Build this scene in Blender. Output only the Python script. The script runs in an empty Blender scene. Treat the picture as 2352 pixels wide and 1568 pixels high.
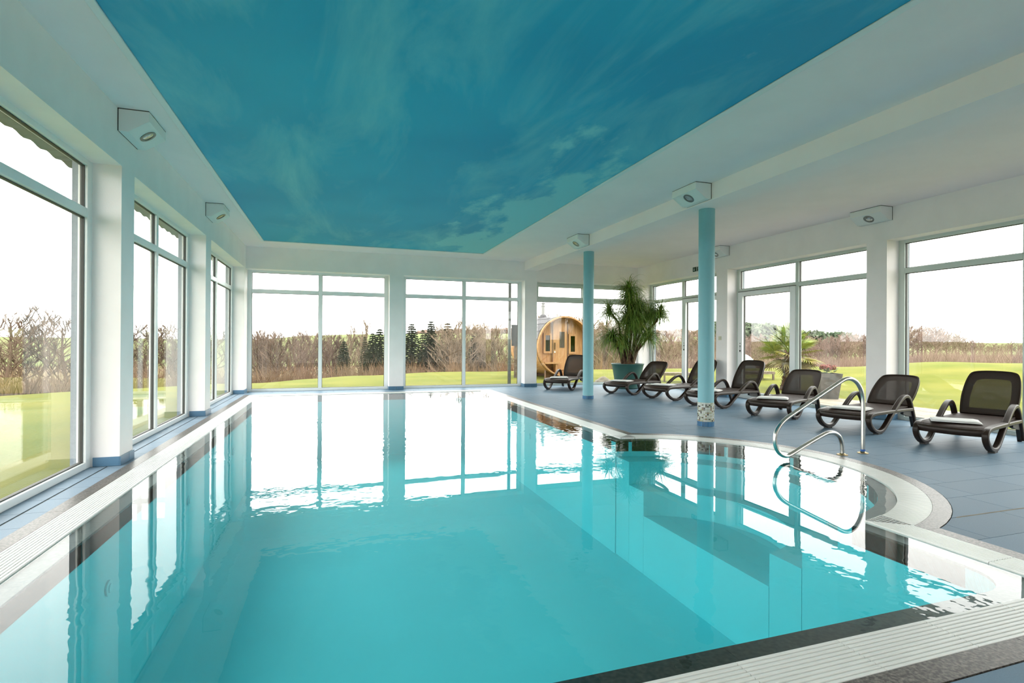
import bpy, bmesh, math, random
from mathutils import Vector, Matrix
random.seed(7)
S = bpy.context.scene
C = S.collection
# ------------------------------------------------------------------ camera
F_PX, W_PX, H_PX = 1230.82, 2352.0, 1568.0
YAW, PITCH, ROLL = (math.radians(a) for a in (18.3226, 0.10094, 0.3423))
CAM = Vector((0, 0, 1.15))
_r = Vector((math.cos(YAW), -math.sin(YAW), 0)); _f = Vector((math.sin(YAW), math.cos(YAW), 0)); _u = Vector((0, 0, 1))
FWD = _f*math.cos(PITCH) + _u*math.sin(PITCH); _u2 = _u*math.cos(PITCH) - _f*math.sin(PITCH)
RGT = _r*math.cos(ROLL) + _u2*math.sin(ROLL); UP = _u2*math.cos(ROLL) - _r*math.sin(ROLL)
cd = bpy.data.cameras.new('camera'); cam = bpy.data.objects.new('camera', cd); C.objects.link(cam)
cd.sensor_width = 36; cd.lens = F_PX/W_PX*36; cd.clip_end = 3000
M = Matrix((RGT, UP, -FWD)).transposed().to_4x4(); M.translation = CAM
cam.matrix_world = M; S.camera = cam
def ray(px, py): return FWD + RGT*((px-1176)/F_PX) - UP*((py-784)/F_PX)
# ------------------------------------------------------------------ sky and exposure
wd = bpy.data.worlds.new('overcast_sky'); S.world = wd; wd.use_nodes = True
wn = wd.node_tree; bg = wn.nodes['Background']
tc = wn.nodes.new('ShaderNodeTexCoord'); ns = wn.nodes.new('ShaderNodeTexNoise'); ns.inputs['Scale'].default_value = 2.2; ns.inputs['Detail'].default_value = 4
cr = wn.nodes.new('ShaderNodeValToRGB')
cr.color_ramp.elements[0].position = .3; cr.color_ramp.elements[0].color = (.93, .91, .885, 1)
cr.color_ramp.elements[1].position = .7; cr.color_ramp.elements[1].color = (1, .97, .935, 1)
wn.links.new(tc.outputs['Generated'], ns.inputs['Vector']); wn.links.new(ns.outputs['Fac'], cr.inputs['Fac']); wn.links.new(cr.outputs['Color'], bg.inputs['Color'])
bg.inputs['Strength'].default_value = 1.0
S.view_settings.view_transform = 'Standard'; S.view_settings.look = 'None'; S.view_settings.gamma = 1.0
S.view_settings.use_curve_mapping = False
S.view_settings.exposure = 2.72
cy = S.cycles
cy.use_denoising = True; cy.max_bounces = 9; cy.diffuse_bounces = 6; cy.glossy_bounces = 4; cy.transparent_max_bounces = 20
cy.use_adaptive_sampling = True; cy.adaptive_threshold = .015
cy.transmission_bounces = 6; cy.sample_clamp_indirect = 6
# ------------------------------------------------------------------ materials
def _new(name):
    m = bpy.data.materials.new(name); m.use_nodes = True
    return m, m.node_tree, m.node_tree.nodes['Principled BSDF']
def mat(name, col, rough=.5, metal=0, spec=.5, var=0, scale=8, col2=None, bump=0, bscale=60, detail=4, stretch=None, ramp=(.35, .65)):
    m, t, b = _new(name)
    b.inputs['Base Color'].default_value = (*col, 1); b.inputs['Roughness'].default_value = rough
    b.inputs['Metallic'].default_value = metal; b.inputs['Specular IOR Level'].default_value = spec
    co = t.nodes.new('ShaderNodeTexCoord'); src = co.outputs['Object']
    if stretch:
        mp = t.nodes.new('ShaderNodeMapping'); mp.inputs['Scale'].default_value = stretch
        t.links.new(src, mp.inputs['Vector']); src = mp.outputs['Vector']
    if var or col2:
        n = t.nodes.new('ShaderNodeTexNoise'); n.inputs['Scale'].default_value = scale; n.inputs['Detail'].default_value = detail
        t.links.new(src, n.inputs['Vector'])
        r = t.nodes.new('ShaderNodeValToRGB'); e = r.color_ramp.elements
        c2 = col2 or tuple(min(1, c*(1+var)) for c in col); c1 = col if col2 else tuple(c*(1-var) for c in col)
        e[0].position, e[1].position = ramp; e[0].color = (*c1, 1); e[1].color = (*c2, 1)
        t.links.new(n.outputs['Fac'], r.inputs['Fac']); t.links.new(r.outputs['Color'], b.inputs['Base Color'])
    if bump:
        n2 = t.nodes.new('ShaderNodeTexNoise'); n2.inputs['Scale'].default_value = bscale; n2.inputs['Detail'].default_value = 3
        bp = t.nodes.new('ShaderNodeBump'); bp.inputs['Strength'].default_value = bump; bp.inputs['Distance'].default_value = .01
        t.links.new(src, n2.inputs['Vector']); t.links.new(n2.outputs['Fac'], bp.inputs['Height']); t.links.new(bp.outputs['Normal'], b.inputs['Normal'])
    return m
def tile_mat(name, col, amt, rough, spec=.5):
    """glazed tile: each piece slightly its own shade"""
    m, t, b = _new(name)
    oi = t.nodes.new('ShaderNodeObjectInfo'); mx = t.nodes.new('ShaderNodeMix'); mx.data_type = 'RGBA'
    mx.inputs['A'].default_value = (*[c*(1-amt) for c in col], 1); mx.inputs['B'].default_value = (*[min(1, c*(1+amt)) for c in col], 1)
    t.links.new(oi.outputs['Random'], mx.inputs['Factor'])
    co = t.nodes.new('ShaderNodeTexCoord'); n = t.nodes.new('ShaderNodeTexNoise'); n.inputs['Scale'].default_value = 160; n.inputs['Detail'].default_value = 3
    t.links.new(co.outputs['Object'], n.inputs['Vector'])
    r = t.nodes.new('ShaderNodeValToRGB'); r.color_ramp.elements[0].color = (.8, .8, .8, 1); r.color_ramp.elements[1].color = (1.12, 1.12, 1.12, 1)
    m2 = t.nodes.new('ShaderNodeMix'); m2.data_type = 'RGBA'; m2.blend_type = 'MULTIPLY'; m2.inputs['Factor'].default_value = 1
    t.links.new(n.outputs['Fac'], r.inputs['Fac']); t.links.new(mx.outputs['Result'], m2.inputs['A']); t.links.new(r.outputs['Color'], m2.inputs['B'])
    t.links.new(m2.outputs['Result'], b.inputs['Base Color'])
    b.inputs['Roughness'].default_value = rough; b.inputs['Specular IOR Level'].default_value = spec
    bp = t.nodes.new('ShaderNodeBump'); bp.inputs['Strength'].default_value = .12; bp.inputs['Distance'].default_value = .002
    t.links.new(n.outputs['Fac'], bp.inputs['Height']); t.links.new(bp.outputs['Normal'], b.inputs['Normal'])
    return m
def attr_mat(name, rough=.4, spec=.5):
    m, t, b = _new(name)
    a = t.nodes.new('ShaderNodeAttribute'); a.attribute_name = 'tint'
    t.links.new(a.outputs['Color'], b.inputs['Base Color']); b.inputs['Roughness'].default_value = rough; b.inputs['Specular IOR Level'].default_value = spec
    return m
def clear_mat(name, tint, ior, bump=None, rough=0.0):
    m = bpy.data.materials.new(name); m.use_nodes = True; t = m.node_tree; t.nodes.clear()
    o = t.nodes.new('ShaderNodeOutputMaterial'); tr = t.nodes.new('ShaderNodeBsdfTransparent'); gl = t.nodes.new('ShaderNodeBsdfGlossy')
    fr = t.nodes.new('ShaderNodeFresnel'); mx = t.nodes.new('ShaderNodeMixShader')
    tr.inputs['Color'].default_value = (*tint, 1); gl.inputs['Roughness'].default_value = rough; gl.inputs['Color'].default_value = (1, 1, 1, 1); 
    ge = t.nodes.new('ShaderNodeNewGeometry'); io = t.nodes.new('ShaderNodeMix'); io.inputs['A'].default_value = ior; io.inputs['B'].default_value = 1/ior   # same reflectance from both faces
    t.links.new(ge.outputs['Backfacing'], io.inputs['Factor']); t.links.new(io.outputs['Result'], fr.inputs['IOR'])
    t.links.new(fr.outputs[0], mx.inputs[0]); t.links.new(tr.outputs[0], mx.inputs[1]); t.links.new(gl.outputs[0], mx.inputs[2]); t.links.new(mx.outputs[0], o.inputs[0])
    if bump:
        co = t.nodes.new('ShaderNodeTexCoord'); n = t.nodes.new('ShaderNodeTexNoise'); n.inputs['Scale'].default_value = bump[0]; n.inputs['Detail'].default_value = 2
        n3 = t.nodes.new('ShaderNodeTexNoise'); n3.inputs['Scale'].default_value = .45; n3.inputs['Detail'].default_value = 1
        rp = t.nodes.new('ShaderNodeValToRGB'); rp.color_ramp.elements[0].position = .42; rp.color_ramp.elements[1].position = .62
        mu = t.nodes.new('ShaderNodeMath'); mu.operation = 'MULTIPLY'
        bp = t.nodes.new('ShaderNodeBump'); bp.inputs['Strength'].default_value = bump[1]; bp.inputs['Distance'].default_value = bump[2]
        t.links.new(co.outputs['Object'], n.inputs['Vector']); t.links.new(co.outputs['Object'], n3.inputs['Vector']); t.links.new(n3.outputs['Fac'], rp.inputs['Fac'])
        t.links.new(n.outputs['Fac'], mu.inputs[0]); t.links.new(rp.outputs['Color'], mu.inputs[1])
        t.links.new(mu.outputs[0], bp.inputs['Height'])
        t.links.new(bp.outputs['Normal'], gl.inputs['Normal']); t.links.new(bp.outputs['Normal'], fr.inputs['Normal'])
    return m
WHITE = mat('warm_tinted_wall_paint', (.925, .87, .86), .85, bump=.08, bscale=90, var=.02, scale=3)  # white walls; warm tint in the colour offsets cyan light from the pool
CEIL = mat('warm_tinted_ceiling_paint', (.96, .85, .84), .9, var=.015, scale=2)  # white ceiling, tinted pinkish to counter the pool's cyan bounce light
EXTR = mat('blue_grey_render', (.22, .25, .29), .95, var=.1, scale=60, bump=.4, bscale=120)
FRAME = mat('white_window_plastic', (.80, .82, .82), .35, var=.01, scale=2)
FRAMEG = mat('pale_green_window_paint', (.60, .66, .62), .4, var=.02, scale=2)
GASKET = mat('dark_rubber', (.05, .05, .045), .6)
GLASS = clear_mat('window_glass', (.97, .985, .975), 1.45)
SAUNAGLASS = clear_mat('tinted_glass', (.4, .36, .28), 1.5)
WATER = clear_mat('pool_water', (.86, .97, .98), 1.32, bump=(8.0, .13, .016))
TILE = tile_mat('blue_floor_tile', (.16, .25, .335), .05, .5, .08)
TILEL = tile_mat('pale_blue_floor_tile', (.23, .305, .385), .05, .5, .12)
SKIRT = tile_mat('blue_skirting_tile', (.09, .19, .30), .12, .3)
GROUT = mat('grey_grout', (.16, .18, .19), .9, var=.1, scale=40)
GRANITE = mat('grey_brown_granite', (.035, .031, .028), .36, scale=75, col2=(.20, .175, .155), detail=6, bump=.05, ramp=(.40, .70), spec=.3)
GRANWET = mat('wet_dark_granite', (.008, .008, .007), .4, scale=55, col2=(.06, .055, .045), spec=.2, detail=6, ramp=(.38, .75))
GRATE = mat('white_grate_plastic', (.72, .73, .70), .35, var=.03, scale=4)
GUTTER = mat('gutter_channel', (.34, .35, .33), .7)
BASIN = mat('turquoise_pool_liner', (.085, .62, .68), .7, var=.04, scale=.6)
STEP = mat('pale_turquoise_step', (.09, .64, .70), .6, var=.03, scale=1)
STEEL = mat('brushed_stainless_steel', (.60, .58, .54), .22, metal=1, var=.05, scale=30)
BRASS = mat('tarnished_brass', (.45, .33, .16), .35, metal=1, var=.2, scale=40)
BLUE_T = mat('blue_tape', (.02, .10, .35), .5)
PLASTIC = mat('brown_resin', (.022, .0125, .0085), .42, var=.12, scale=6, spec=.35)
PADB = mat('black_rubber_pad', (.008, .008, .008), .6)
TOWEL = mat('white_terry_cloth', (.88, .88, .87), .95, bump=.6, bscale=300, var=.03, scale=10)
TEAL = mat('turquoise_column_paint', (.21, .46, .52), .45, var=.02, scale=2)
MOSAIC = attr_mat('mosaic_glass', .25)
LAMPB = mat('white_lamp_housing', (.80, .81, .79), .5, var=.01, scale=3)
LAMPG = mat('grey_lamp_ring', (.22, .22, .21), .35, metal=.6)
LAMPL = mat('lamp_reflector_glass', (.55, .55, .52), .12, metal=.5, var=.4, scale=60)
DARK = mat('dark_gap', (.06, .06, .055), .8)  # dark colour of the slot drain and the lamp back plates
SIGN = mat('dark_green_sign', (.006, .035, .022), .4)
SIGNW = mat('white_sign_print', (.75, .78, .75), .5)
POT = mat('green_glazed_pot', (.032, .105, .088), .45, var=.06, scale=3)
SOIL = mat('potting_soil', (.05, .035, .02), .95, var=.4, scale=30)
BARK = mat('brown_bark', (.10, .055, .032), .9, var=.45, scale=18, bump=.6, bscale=40)
LEAF = attr_mat('strap_leaf_green', .45)
PALML = attr_mat('palm_leaf_green', .45)
GRASS = mat('lawn_grass', (.092, .108, .013), .95, col2=(.148, .144, .025), scale=.55, detail=8, bump=.6, bscale=14, spec=.1, ramp=(.35, .68))
SCRUBG = mat('brown_scrub_ground', (.11, .066, .04), .95, col2=(.13, .12, .045), scale=.12, detail=6, spec=.1)
FIELD = mat('hill_field_grass', (.11, .14, .045), .95, col2=(.15, .17, .07), scale=.02, detail=5, spec=.05)
TWIG = mat('bare_twig_bark', (.12, .083, .060), .95, var=.2, scale=1.5, spec=.1)
TWIGP = mat('pale_bare_twig_bark', (.19, .145, .10), .95, var=.2, scale=1.5, spec=.1)
TWIGR = mat('reddish_bare_twig_bark', (.19, .132, .105), .95, var=.2, scale=1.5, spec=.1)
SCRUB = mat('russet_scrub_stems', (.16, .092, .055), .95, col2=(.18, .13, .08), scale=.4, spec=.1)
SPRUCE = mat('dark_spruce_needles', (.012, .020, .008), .9, col2=(.03, .038, .018), scale=2.5, spec=.1)
SPRUCEP = mat('greygreen_spruce_needles', (.05, .055, .03), .9, col2=(.085, .08, .05), scale=2.5, spec=.1)
PINE = mat('far_pine_needles', (.07, .10, .055), .95, col2=(.11, .135, .085), scale=.4, spec=.05)
PINEW = mat('sauna_pine_boards', (.33, .155, .052), .6, col2=(.42, .235, .095), scale=3, stretch=(14, 14, 1.2), detail=5)
PINED = mat('sauna_dark_edge', (.12, .055, .02), .6, var=.2, scale=6)
SHINGLE = mat('grey_roof_shingle', (.085, .083, .088), .9, var=.25, scale=20)
STONE = mat('pale_sandstone', (.22, .19, .14), .9, var=.25, scale=5, bump=.8, bscale=8)
PLANTER = mat('grey_slate_planter', (.07, .068, .06), .75, col2=(.13, .12, .11), scale=7, stretch=(1, 1, .4))
PAVE = mat('beige_terrace_paving', (.27, .235, .18), .9, var=.12, scale=6)
FLOWER = mat('faded_pink_petals', (.20, .045, .04), .8, col2=(.26, .11, .075), scale=30)
GREENL = mat('green_flower_leaves', (.06, .11, .025), .7, var=.2, scale=12)
WOODG = mat('weathered_bench_wood', (.13, .10, .075), .9, var=.25, scale=12)
COVER = mat('pale_tarpaulin', (.28, .31, .31), .7, var=.05, scale=2)
ZINC = mat('zinc_pipe', (.26, .26, .255), .45, metal=.6, var=.08, scale=4)
SOFFIT = mat('weathered_eave_boards', (.13, .135, .10), .9, var=.2, scale=5)
PANELD = mat('dark_slate_panel', (.05, .055, .06), .5, var=.2, scale=6)
SWITCH = mat('cream_switch_plastic', (.62, .60, .46), .4)
# printed sky on the stretch ceiling (flat print)
def sky_print():
    m, t, b = _new('printed_sky_membrane')
    co = t.nodes.new('ShaderNodeTexCoord')
    mp = t.nodes.new('ShaderNodeMapping'); mp.inputs['Rotation'].default_value = (0, 0, math.radians(38)); mp.inputs['Scale'].default_value = (.95, .26, 1)
    t.links.new(co.outputs['Object'], mp.inputs['Vector'])
    n1 = t.nodes.new('ShaderNodeTexNoise'); n1.inputs['Scale'].default_value = 1.3; n1.inputs['Detail'].default_value = 7; n1.inputs['Roughness'].default_value = .62; n1.inputs['Distortion'].default_value = .6
    t.links.new(mp.outputs['Vector'], n1.inputs['Vector'])
    r1 = t.nodes.new('ShaderNodeValToRGB'); e = r1.color_ramp.elements; e[0].position = .47; e[0].color = (0, 0, 0, 1); e[1].position = .74; e[1].color = (.72, .72, .72, 1)
    t.links.new(n1.outputs['Fac'], r1.inputs['Fac'])
    # a denser cloud bank along the far right edge
    sx = t.nodes.new('ShaderNodeSeparateXYZ'); t.links.new(co.outputs['Object'], sx.inputs[0])
    n2 = t.nodes.new('ShaderNodeTexNoise'); n2.inputs['Scale'].default_value = 1.5; n2.inputs['Detail'].default_value = 8; n2.inputs['Roughness'].default_value = .6
    mp2 = t.nodes.new('ShaderNodeMapping'); mp2.inputs['Scale'].default_value = (1.0, .45, 1); mp2.inputs['Rotation'].default_value = (0, 0, math.radians(-12))
    t.links.new(co.outputs['Object'], mp2.inputs['Vector']); t.links.new(mp2.outputs['Vector'], n2.inputs['Vector'])
    ax = t.nodes.new('ShaderNodeMapRange'); ax.inputs['From Min'].default_value = 1.3; ax.inputs['From Max'].default_value = 3.3; ax.inputs['To Min'].default_value = 0; ax.inputs['To Max'].default_value = 1
    ay = t.nodes.new('ShaderNodeMapRange'); ay.inputs['From Min'].default_value = 3.4; ay.inputs['From Max'].default_value = 7.2; ay.inputs['To Min'].default_value = 0; ay.inputs['To Max'].default_value = 1
    t.links.new(sx.outputs['X'], ax.inputs['Value']); t.links.new(sx.outputs['Y'], ay.inputs['Value'])
    m1 = t.nodes.new('ShaderNodeMath'); m1.operation = 'MULTIPLY'; t.links.new(ax.outputs[0], m1.inputs[0]); t.links.new(ay.outputs[0], m1.inputs[1])
    m2 = t.nodes.new('ShaderNodeMath'); m2.operation = 'MULTIPLY_ADD'; m2.inputs[1].default_value = .40
    t.links.new(m1.outputs[0], m2.inputs[0]); t.links.new(n2.outputs['Fac'], m2.inputs[2])
    r2 = t.nodes.new('ShaderNodeValToRGB'); e = r2.color_ramp.elements; e[0].position = .66; e[0].color = (0, 0, 0, 1); e[1].position = .76; e[1].color = (.9, .9, .9, 1)
    t.links.new(m2.outputs[0], r2.inputs['Fac'])
    mx = t.nodes.new('ShaderNodeMath'); mx.operation = 'MAXIMUM'; t.links.new(r1.outputs['Color'], mx.inputs[0]); t.links.new(r2.outputs['Color'], mx.inputs[1])
    n4 = t.nodes.new('ShaderNodeTexNoise'); n4.inputs['Scale'].default_value = .5; t.links.new(co.outputs['Object'], n4.inputs['Vector'])
    rb = t.nodes.new('ShaderNodeValToRGB'); e = rb.color_ramp.elements; e[0].position = .35; e[0].color = (.024, .37, .60, 1); e[1].position = .65; e[1].color = (.034, .45, .68, 1)
    t.links.new(n4.outputs['Fac'], rb.inputs['Fac'])
    cm = t.nodes.new('ShaderNodeMix'); cm.data_type = 'RGBA'; cm.inputs['B'].default_value = (.24, .66, .74, 1)
    t.links.new(mx.outputs[0], cm.inputs['Factor']); t.links.new(rb.outputs['Color'], cm.inputs['A']); t.links.new(cm.outputs['Result'], b.inputs['Base Color'])
    b.inputs['Roughness'].default_value = .6; b.inputs['Specular IOR Level'].default_value = .3
    return m
SKYP = sky_print()
# ------------------------------------------------------------------ mesh helpers
class MB:
    def __init__(s): s.v = []; s.f = []; s.c = []; s.col = None
    def _add(s, vs, fs):
        o = len(s.v); s.v += [tuple(p) for p in vs]; s.f += [tuple(i+o for i in f) for f in fs]
        s.c += [s.col]*len(fs); return s
    def box(s, a, b):
        x0, y0, z0 = a; x1, y1, z1 = b
        return s._add([(x0,y0,z0),(x1,y0,z0),(x1,y1,z0),(x0,y1,z0),(x0,y0,z1),(x1,y0,z1),(x1,y1,z1),(x0,y1,z1)],
                      [(0,3,2,1),(4,5,6,7),(0,1,5,4),(1,2,6,5),(2,3,7,6),(3,0,4,7)])
    def prism(s, poly, d0, d1):
        """poly: list of 3D points (planar); extruded from offset d0 to offset d1 (vectors)"""
        n = len(poly); P = [Vector(p) for p in poly]; d0 = Vector(d0); d1 = Vector(d1)
        return s._add([p+d0 for p in P]+[p+d1 for p in P], [tuple(reversed(range(n))), tuple(range(n, 2*n))]+[(i, (i+1) % n, n+(i+1) % n, n+i) for i in range(n)])
    def tube(s, pts, r, k=8, caps=True):
        P = [Vector(p) for p in pts]; n = len(P); R = r if isinstance(r, (list, tuple)) else [r]*n
        vs = []; ref = None
        for i in range(n):
            t = (P[min(i+1, n-1)]-P[max(i-1, 0)]).normalized()
            if ref is None:
                ref = Vector((0,0,1)) if abs(t.z) < .9 else Vector((1,0,0))
            a = (ref-t*ref.dot(t)).normalized(); b = t.cross(a); ref = a
            vs += [P[i]+(a*math.cos(2*math.pi*j/k)+b*math.sin(2*math.pi*j/k))*R[i] for j in range(k)]
        fs = [(i*k+j, i*k+(j+1) % k, (i+1)*k+(j+1) % k, (i+1)*k+j) for i in range(n-1) for j in range(k)]
        if caps: fs += [tuple(reversed(range(k))), tuple((n-1)*k+j for j in range(k))]
        return s._add(vs, fs)
    def lathe(s, prof, k=32, c=(0,0), close=True):
        vs = [(c[0]+r*math.cos(2*math.pi*j/k), c[1]+r*math.sin(2*math.pi*j/k), z) for r, z in prof for j in range(k)]
        n = len(prof)
        fs = [(i*k+j, i*k+(j+1) % k, (i+1)*k+(j+1) % k, (i+1)*k+j) for i in range(n-1) for j in range(k)]
        if close: fs += [tuple(reversed(range(k))), tuple((n-1)*k+j for j in range(k))]
        return s._add(vs, fs)
    def band(s, path, w0, w1, t, f):
        """flat band swept along a 2D path; w0..w1 across, t thickness in plane; f maps (u, v, z) to 3D"""
        n = len(path); vs = []
        for i in range(n):
            a = Vector(path[max(i-1, 0)]); b = Vector(path[min(i+1, n-1)]); d = (b-a).normalized(); nn = Vector((-d.y, d.x))
            p = Vector(path[i]); tt = t[i] if isinstance(t, (list, tuple)) else t
            q0 = p+nn*tt/2; q1 = p-nn*tt/2
            vs += [f(q0.x, w0, q0.y), f(q0.x, w1, q0.y), f(q1.x, w1, q1.y), f(q1.x, w0, q1.y)]
        fs = [(i*4+j, i*4+(j+1) % 4, i*4+4+(j+1) % 4, i*4+4+j) for i in range(n-1) for j in range(4)]+[(3,2,1,0), tuple((n-1)*4+j for j in range(4))]
        return s._add(vs, fs)
    def mesh(s, name, m, smooth=False, fix=True):
        me = bpy.data.meshes.new(name); me.from_pydata(s.v, [], s.f)
        if fix:
            bm = bmesh.new(); bm.from_mesh(me); bmesh.ops.recalc_face_normals(bm, faces=bm.faces); bm.to_mesh(me); bm.free()
        me.materials.append(m)
        if smooth:
            me.polygons.foreach_set('use_smooth', [True]*len(me.polygons))
        if any(c is not None for c in s.c):
            at = me.color_attributes.new('tint', 'FLOAT_COLOR', 'CORNER'); buf = []
            for p in me.polygons:
                c = s.c[p.index] or (1, 1, 1)
                buf += [c[0], c[1], c[2], 1]*p.loop_total
            at.data.foreach_set('color', buf)
        return me
    def build(s, name, m, parent=None, smooth=False, bevel=0, fix=True, angle=None):
        return link(name, s.mesh(name, m, smooth, fix), parent, bevel, angle)
def link(name, me, parent=None, bevel=0, angle=None):
    o = bpy.data.objects.new(name, me); C.objects.link(o)
    if parent is not None: o.parent = parent
    if bevel:
        b = o.modifiers.new('b', 'BEVEL'); b.width = bevel; b.segments = 2; b.limit_method = 'ANGLE'; b.angle_limit = math.radians(40)
    return o
def autosmooth(o, deg=40):
    me = o.data
    bm = bmesh.new(); bm.from_mesh(me)
    for e in bm.edges:
        e.smooth = not (len(e.link_faces) == 2 and e.calc_face_angle(0) > math.radians(deg))
    for f in bm.faces: f.smooth = True
    bm.to_mesh(me); bm.free(); return o
def empty(name, loc=(0,0,0), rz=0):
    o = bpy.data.objects.new(name, None); C.objects.link(o); o.location = loc; o.rotation_euler = (0, 0, rz); o.empty_display_size = .1; return o
def tag(o, label=None, cat=None, group=None, kind=None):
    if label: o['label'] = label
    if cat: o['category'] = cat
    if group: o['group'] = group
    if kind: o['kind'] = kind
    return o
def struct(o, label=None): return tag(o, label, kind='structure')
def catmull(pts, n=6, closed=False):
    P = [Vector(p) for p in pts]; out = []; N = len(P)
    rng = range(N) if closed else range(N-1)
    for i in rng:
        p0 = P[(i-1) % N] if closed or i > 0 else P[0]; p1 = P[i]; p2 = P[(i+1) % N]; p3 = P[(i+2) % N] if closed or i+2 < N else P[-1]
        for k in range(n):
            t = k/n
            out.append(.5*((2*p1)+(-p0+p2)*t+(2*p0-5*p1+4*p2-p3)*t*t+(-p0+3*p1-3*p2+p3)*t**3))
    if not closed: out.append(P[-1])
    return out
# ------------------------------------------------------------------ room constants
XL, XLW, XR, XRW = -1.865, -2.09, 8.0, 8.25          # wall face / window plane
YB, YBW, YF = 13.05, 13.33, -3.5
ZC, ZL = 3.24, 2.75                                    # ceiling, lintel
XLE, XRE, YBE = -2.22, 8.40, 13.46                      # outside faces
PIL_L = [(-1.0, -.67), (2.40, 2.73), (5.80, 6.13), (9.20, 9.56)]
PIL_B = [(1.24, 1.57), (4.67, 5.0)]
PIL_R = [(-1.03, -.70), (2.47, 2.80), (5.97, 6.30), (9.47, 9.82)]
# ------------------------------------------------------------------ walls
def wall(name, axis, face, glass, ext, a0, a1, pils, label):
    mi, mo = MB(), MB(); mid = glass+(.08 if ext > face else -.08)
    def bx(mb, b0, b1, p0, p1, z0, z1):
        lo, hi = min(b0, b1), max(b0, b1)
        if axis == 'x': mb.box((lo, p0, z0), (hi, p1, z1))
        else: mb.box((p0, lo, z0), (p1, hi, z1))
    bx(mi, face, mid, a0, a1, ZL, ZC+.1); bx(mo, mid, ext, a0, a1, ZL+.02, ZC+.1)
    for p0, p1 in pils:
        bx(mi, face, mid, p0, p1, -.02, ZL); bx(mo, mid, ext, p0-.06, p1+.06, -.3, ZL+.02)
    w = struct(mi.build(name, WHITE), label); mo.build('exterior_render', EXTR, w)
    return w
wl = wall('wall_left', 'x', XL, XLW, XLE, YF, YB, PIL_L+[(12.85, YB+.3)], 'white plastered left wall with square pillars between tall windows')
wb = wall('wall_back', 'y', YB, YBW, YBE, XLE, XRE, [(XLE, -1.87)]+PIL_B+[(7.95, XRE)], 'white plastered back wall with pillars between three windows')
wr = wall('wall_right', 'x', XR, XRW, XRE, YF, YB, PIL_R+[(12.82, YB+.3)], 'white plastered right wall with pillars between glazed doors and windows')
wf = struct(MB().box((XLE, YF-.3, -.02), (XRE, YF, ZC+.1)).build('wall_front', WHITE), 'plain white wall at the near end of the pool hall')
# blue skirting tiles at the foot of the pillars
def skirt(parent, boxes):
    for a, b in boxes: MB().box(a, b).build('skirting_tile', SKIRT, parent, bevel=.002)
t_ = .012; hz = .085
sk = []
for p0, p1 in PIL_L[1:]:
    m_ = (p0+p1)/2+.04
    sk += [((XL, p0-t_, .001), (XL+t_, m_-.002, hz)), ((XL, m_+.002, .001), (XL+t_, p1+t_, hz)), ((XLW+.02, p0-t_, .001), (XL, p0, hz)), ((XLW+.02, p1, .001), (XL, p1+t_, hz))]
sk += [((XLW+.02, 12.85-t_, .001), (XL+t_, 12.85, hz)), ((XL, 12.85, .001), (XL+t_, YB+.2, hz))]
skirt(wl, sk); sk = []
for p0, p1 in PIL_B:
    m_ = p0+.16
    sk += [((p0-t_, YB-t_, .001), (m_-.002, YB, hz)), ((m_+.002, YB-t_, .001), (p1+t_, YB, hz)), ((p0-t_, YB, .001), (p0, YBW-.02, hz)), ((p1, YB, .001), (p1+t_, YBW-.02, hz))]
skirt(wb, sk); sk = []
for p0, p1 in PIL_R[1:]:
    m_ = (p0+p1)/2
    sk += [((XR-t_, p0-t_, .001), (XR, m_-.002, hz)), ((XR-t_, m_+.002, .001), (XR, p1+t_, hz)), ((XR, p0-t_, .001), (XRW-.02, p0, hz)), ((XR, p1, .001), (XRW-.02, p1+t_, hz))]
skirt(wr, sk)
# ------------------------------------------------------------------ ceiling, beam, sky membrane
SX0, SX1, SY0, SY1 = -1.41, 3.31, 1.75, 12.20
cm = MB()
for a, b in (((XLE, YF-.3), (SX0, YBE)), ((SX1, YF-.3), (XRE, YBE)), ((SX0, YF-.3), (SX1, SY0)), ((SX0, SY1), (SX1, YBE))):
    cm.box((a[0], a[1], ZC), (b[0], b[1], ZC+.06))
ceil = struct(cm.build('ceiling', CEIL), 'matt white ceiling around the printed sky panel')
sp = MB().box((SX0-.02, SY0-.02, ZC+.002), (SX1+.02, SY1+.02, ZC+.05)).build('stretch_membrane', SKYP, ceil)
sp['label'] = 'blue ceiling membrane printed with sky and thin clouds'
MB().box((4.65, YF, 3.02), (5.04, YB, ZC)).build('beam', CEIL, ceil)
tr = MB(); w_ = .03
for a, b in (((SX0-.06, SY0-.06), (SX0, SY1+.06)), ((SX1, SY0-.06), (SX1+.06, SY1+.06)), ((SX0, SY0-.06), (SX1, SY0)), ((SX0, SY1), (SX1, SY1+.06))):
    tr.box((a[0], a[1], ZC-.012), (b[0], b[1], ZC+.03))
struct(tr.build('trim_1', FRAME, bevel=.006), 'thin white trim round the printed sky ceiling')
rf = MB().box((XLE, YF-.3, ZC+.1), (XRE+.3, YBE+.3, ZC+.4))
roof = struct(rf.build('roof', SOFFIT), 'low roof over the pool hall')
# left eave with wavy tile edge
ev = MB(); ye = -4.0; n_ = 0
pts = []
while ye < 14.2:
    pts.append(ye); ye += .06
xo, xi, zo, zi = -2.75, -2.19, 3.05, 3.10
vs = []
for i, y in enumerate(pts):
    wv = .012*math.sin(i*2*math.pi/5.0)
    vs += [(xo, y, zo-.02+wv), (xo, y, zo+.05+wv), (xi, y, zi+.10), (xi, y, zi)]
fs = [(i*4+j, i*4+(j+1) % 4, i*4+4+(j+1) % 4, i*4+4+j) for i in range(len(pts)-1) for j in range(4)]
ev._add(vs, fs); ev.build('eave', SOFFIT, roof)
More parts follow.
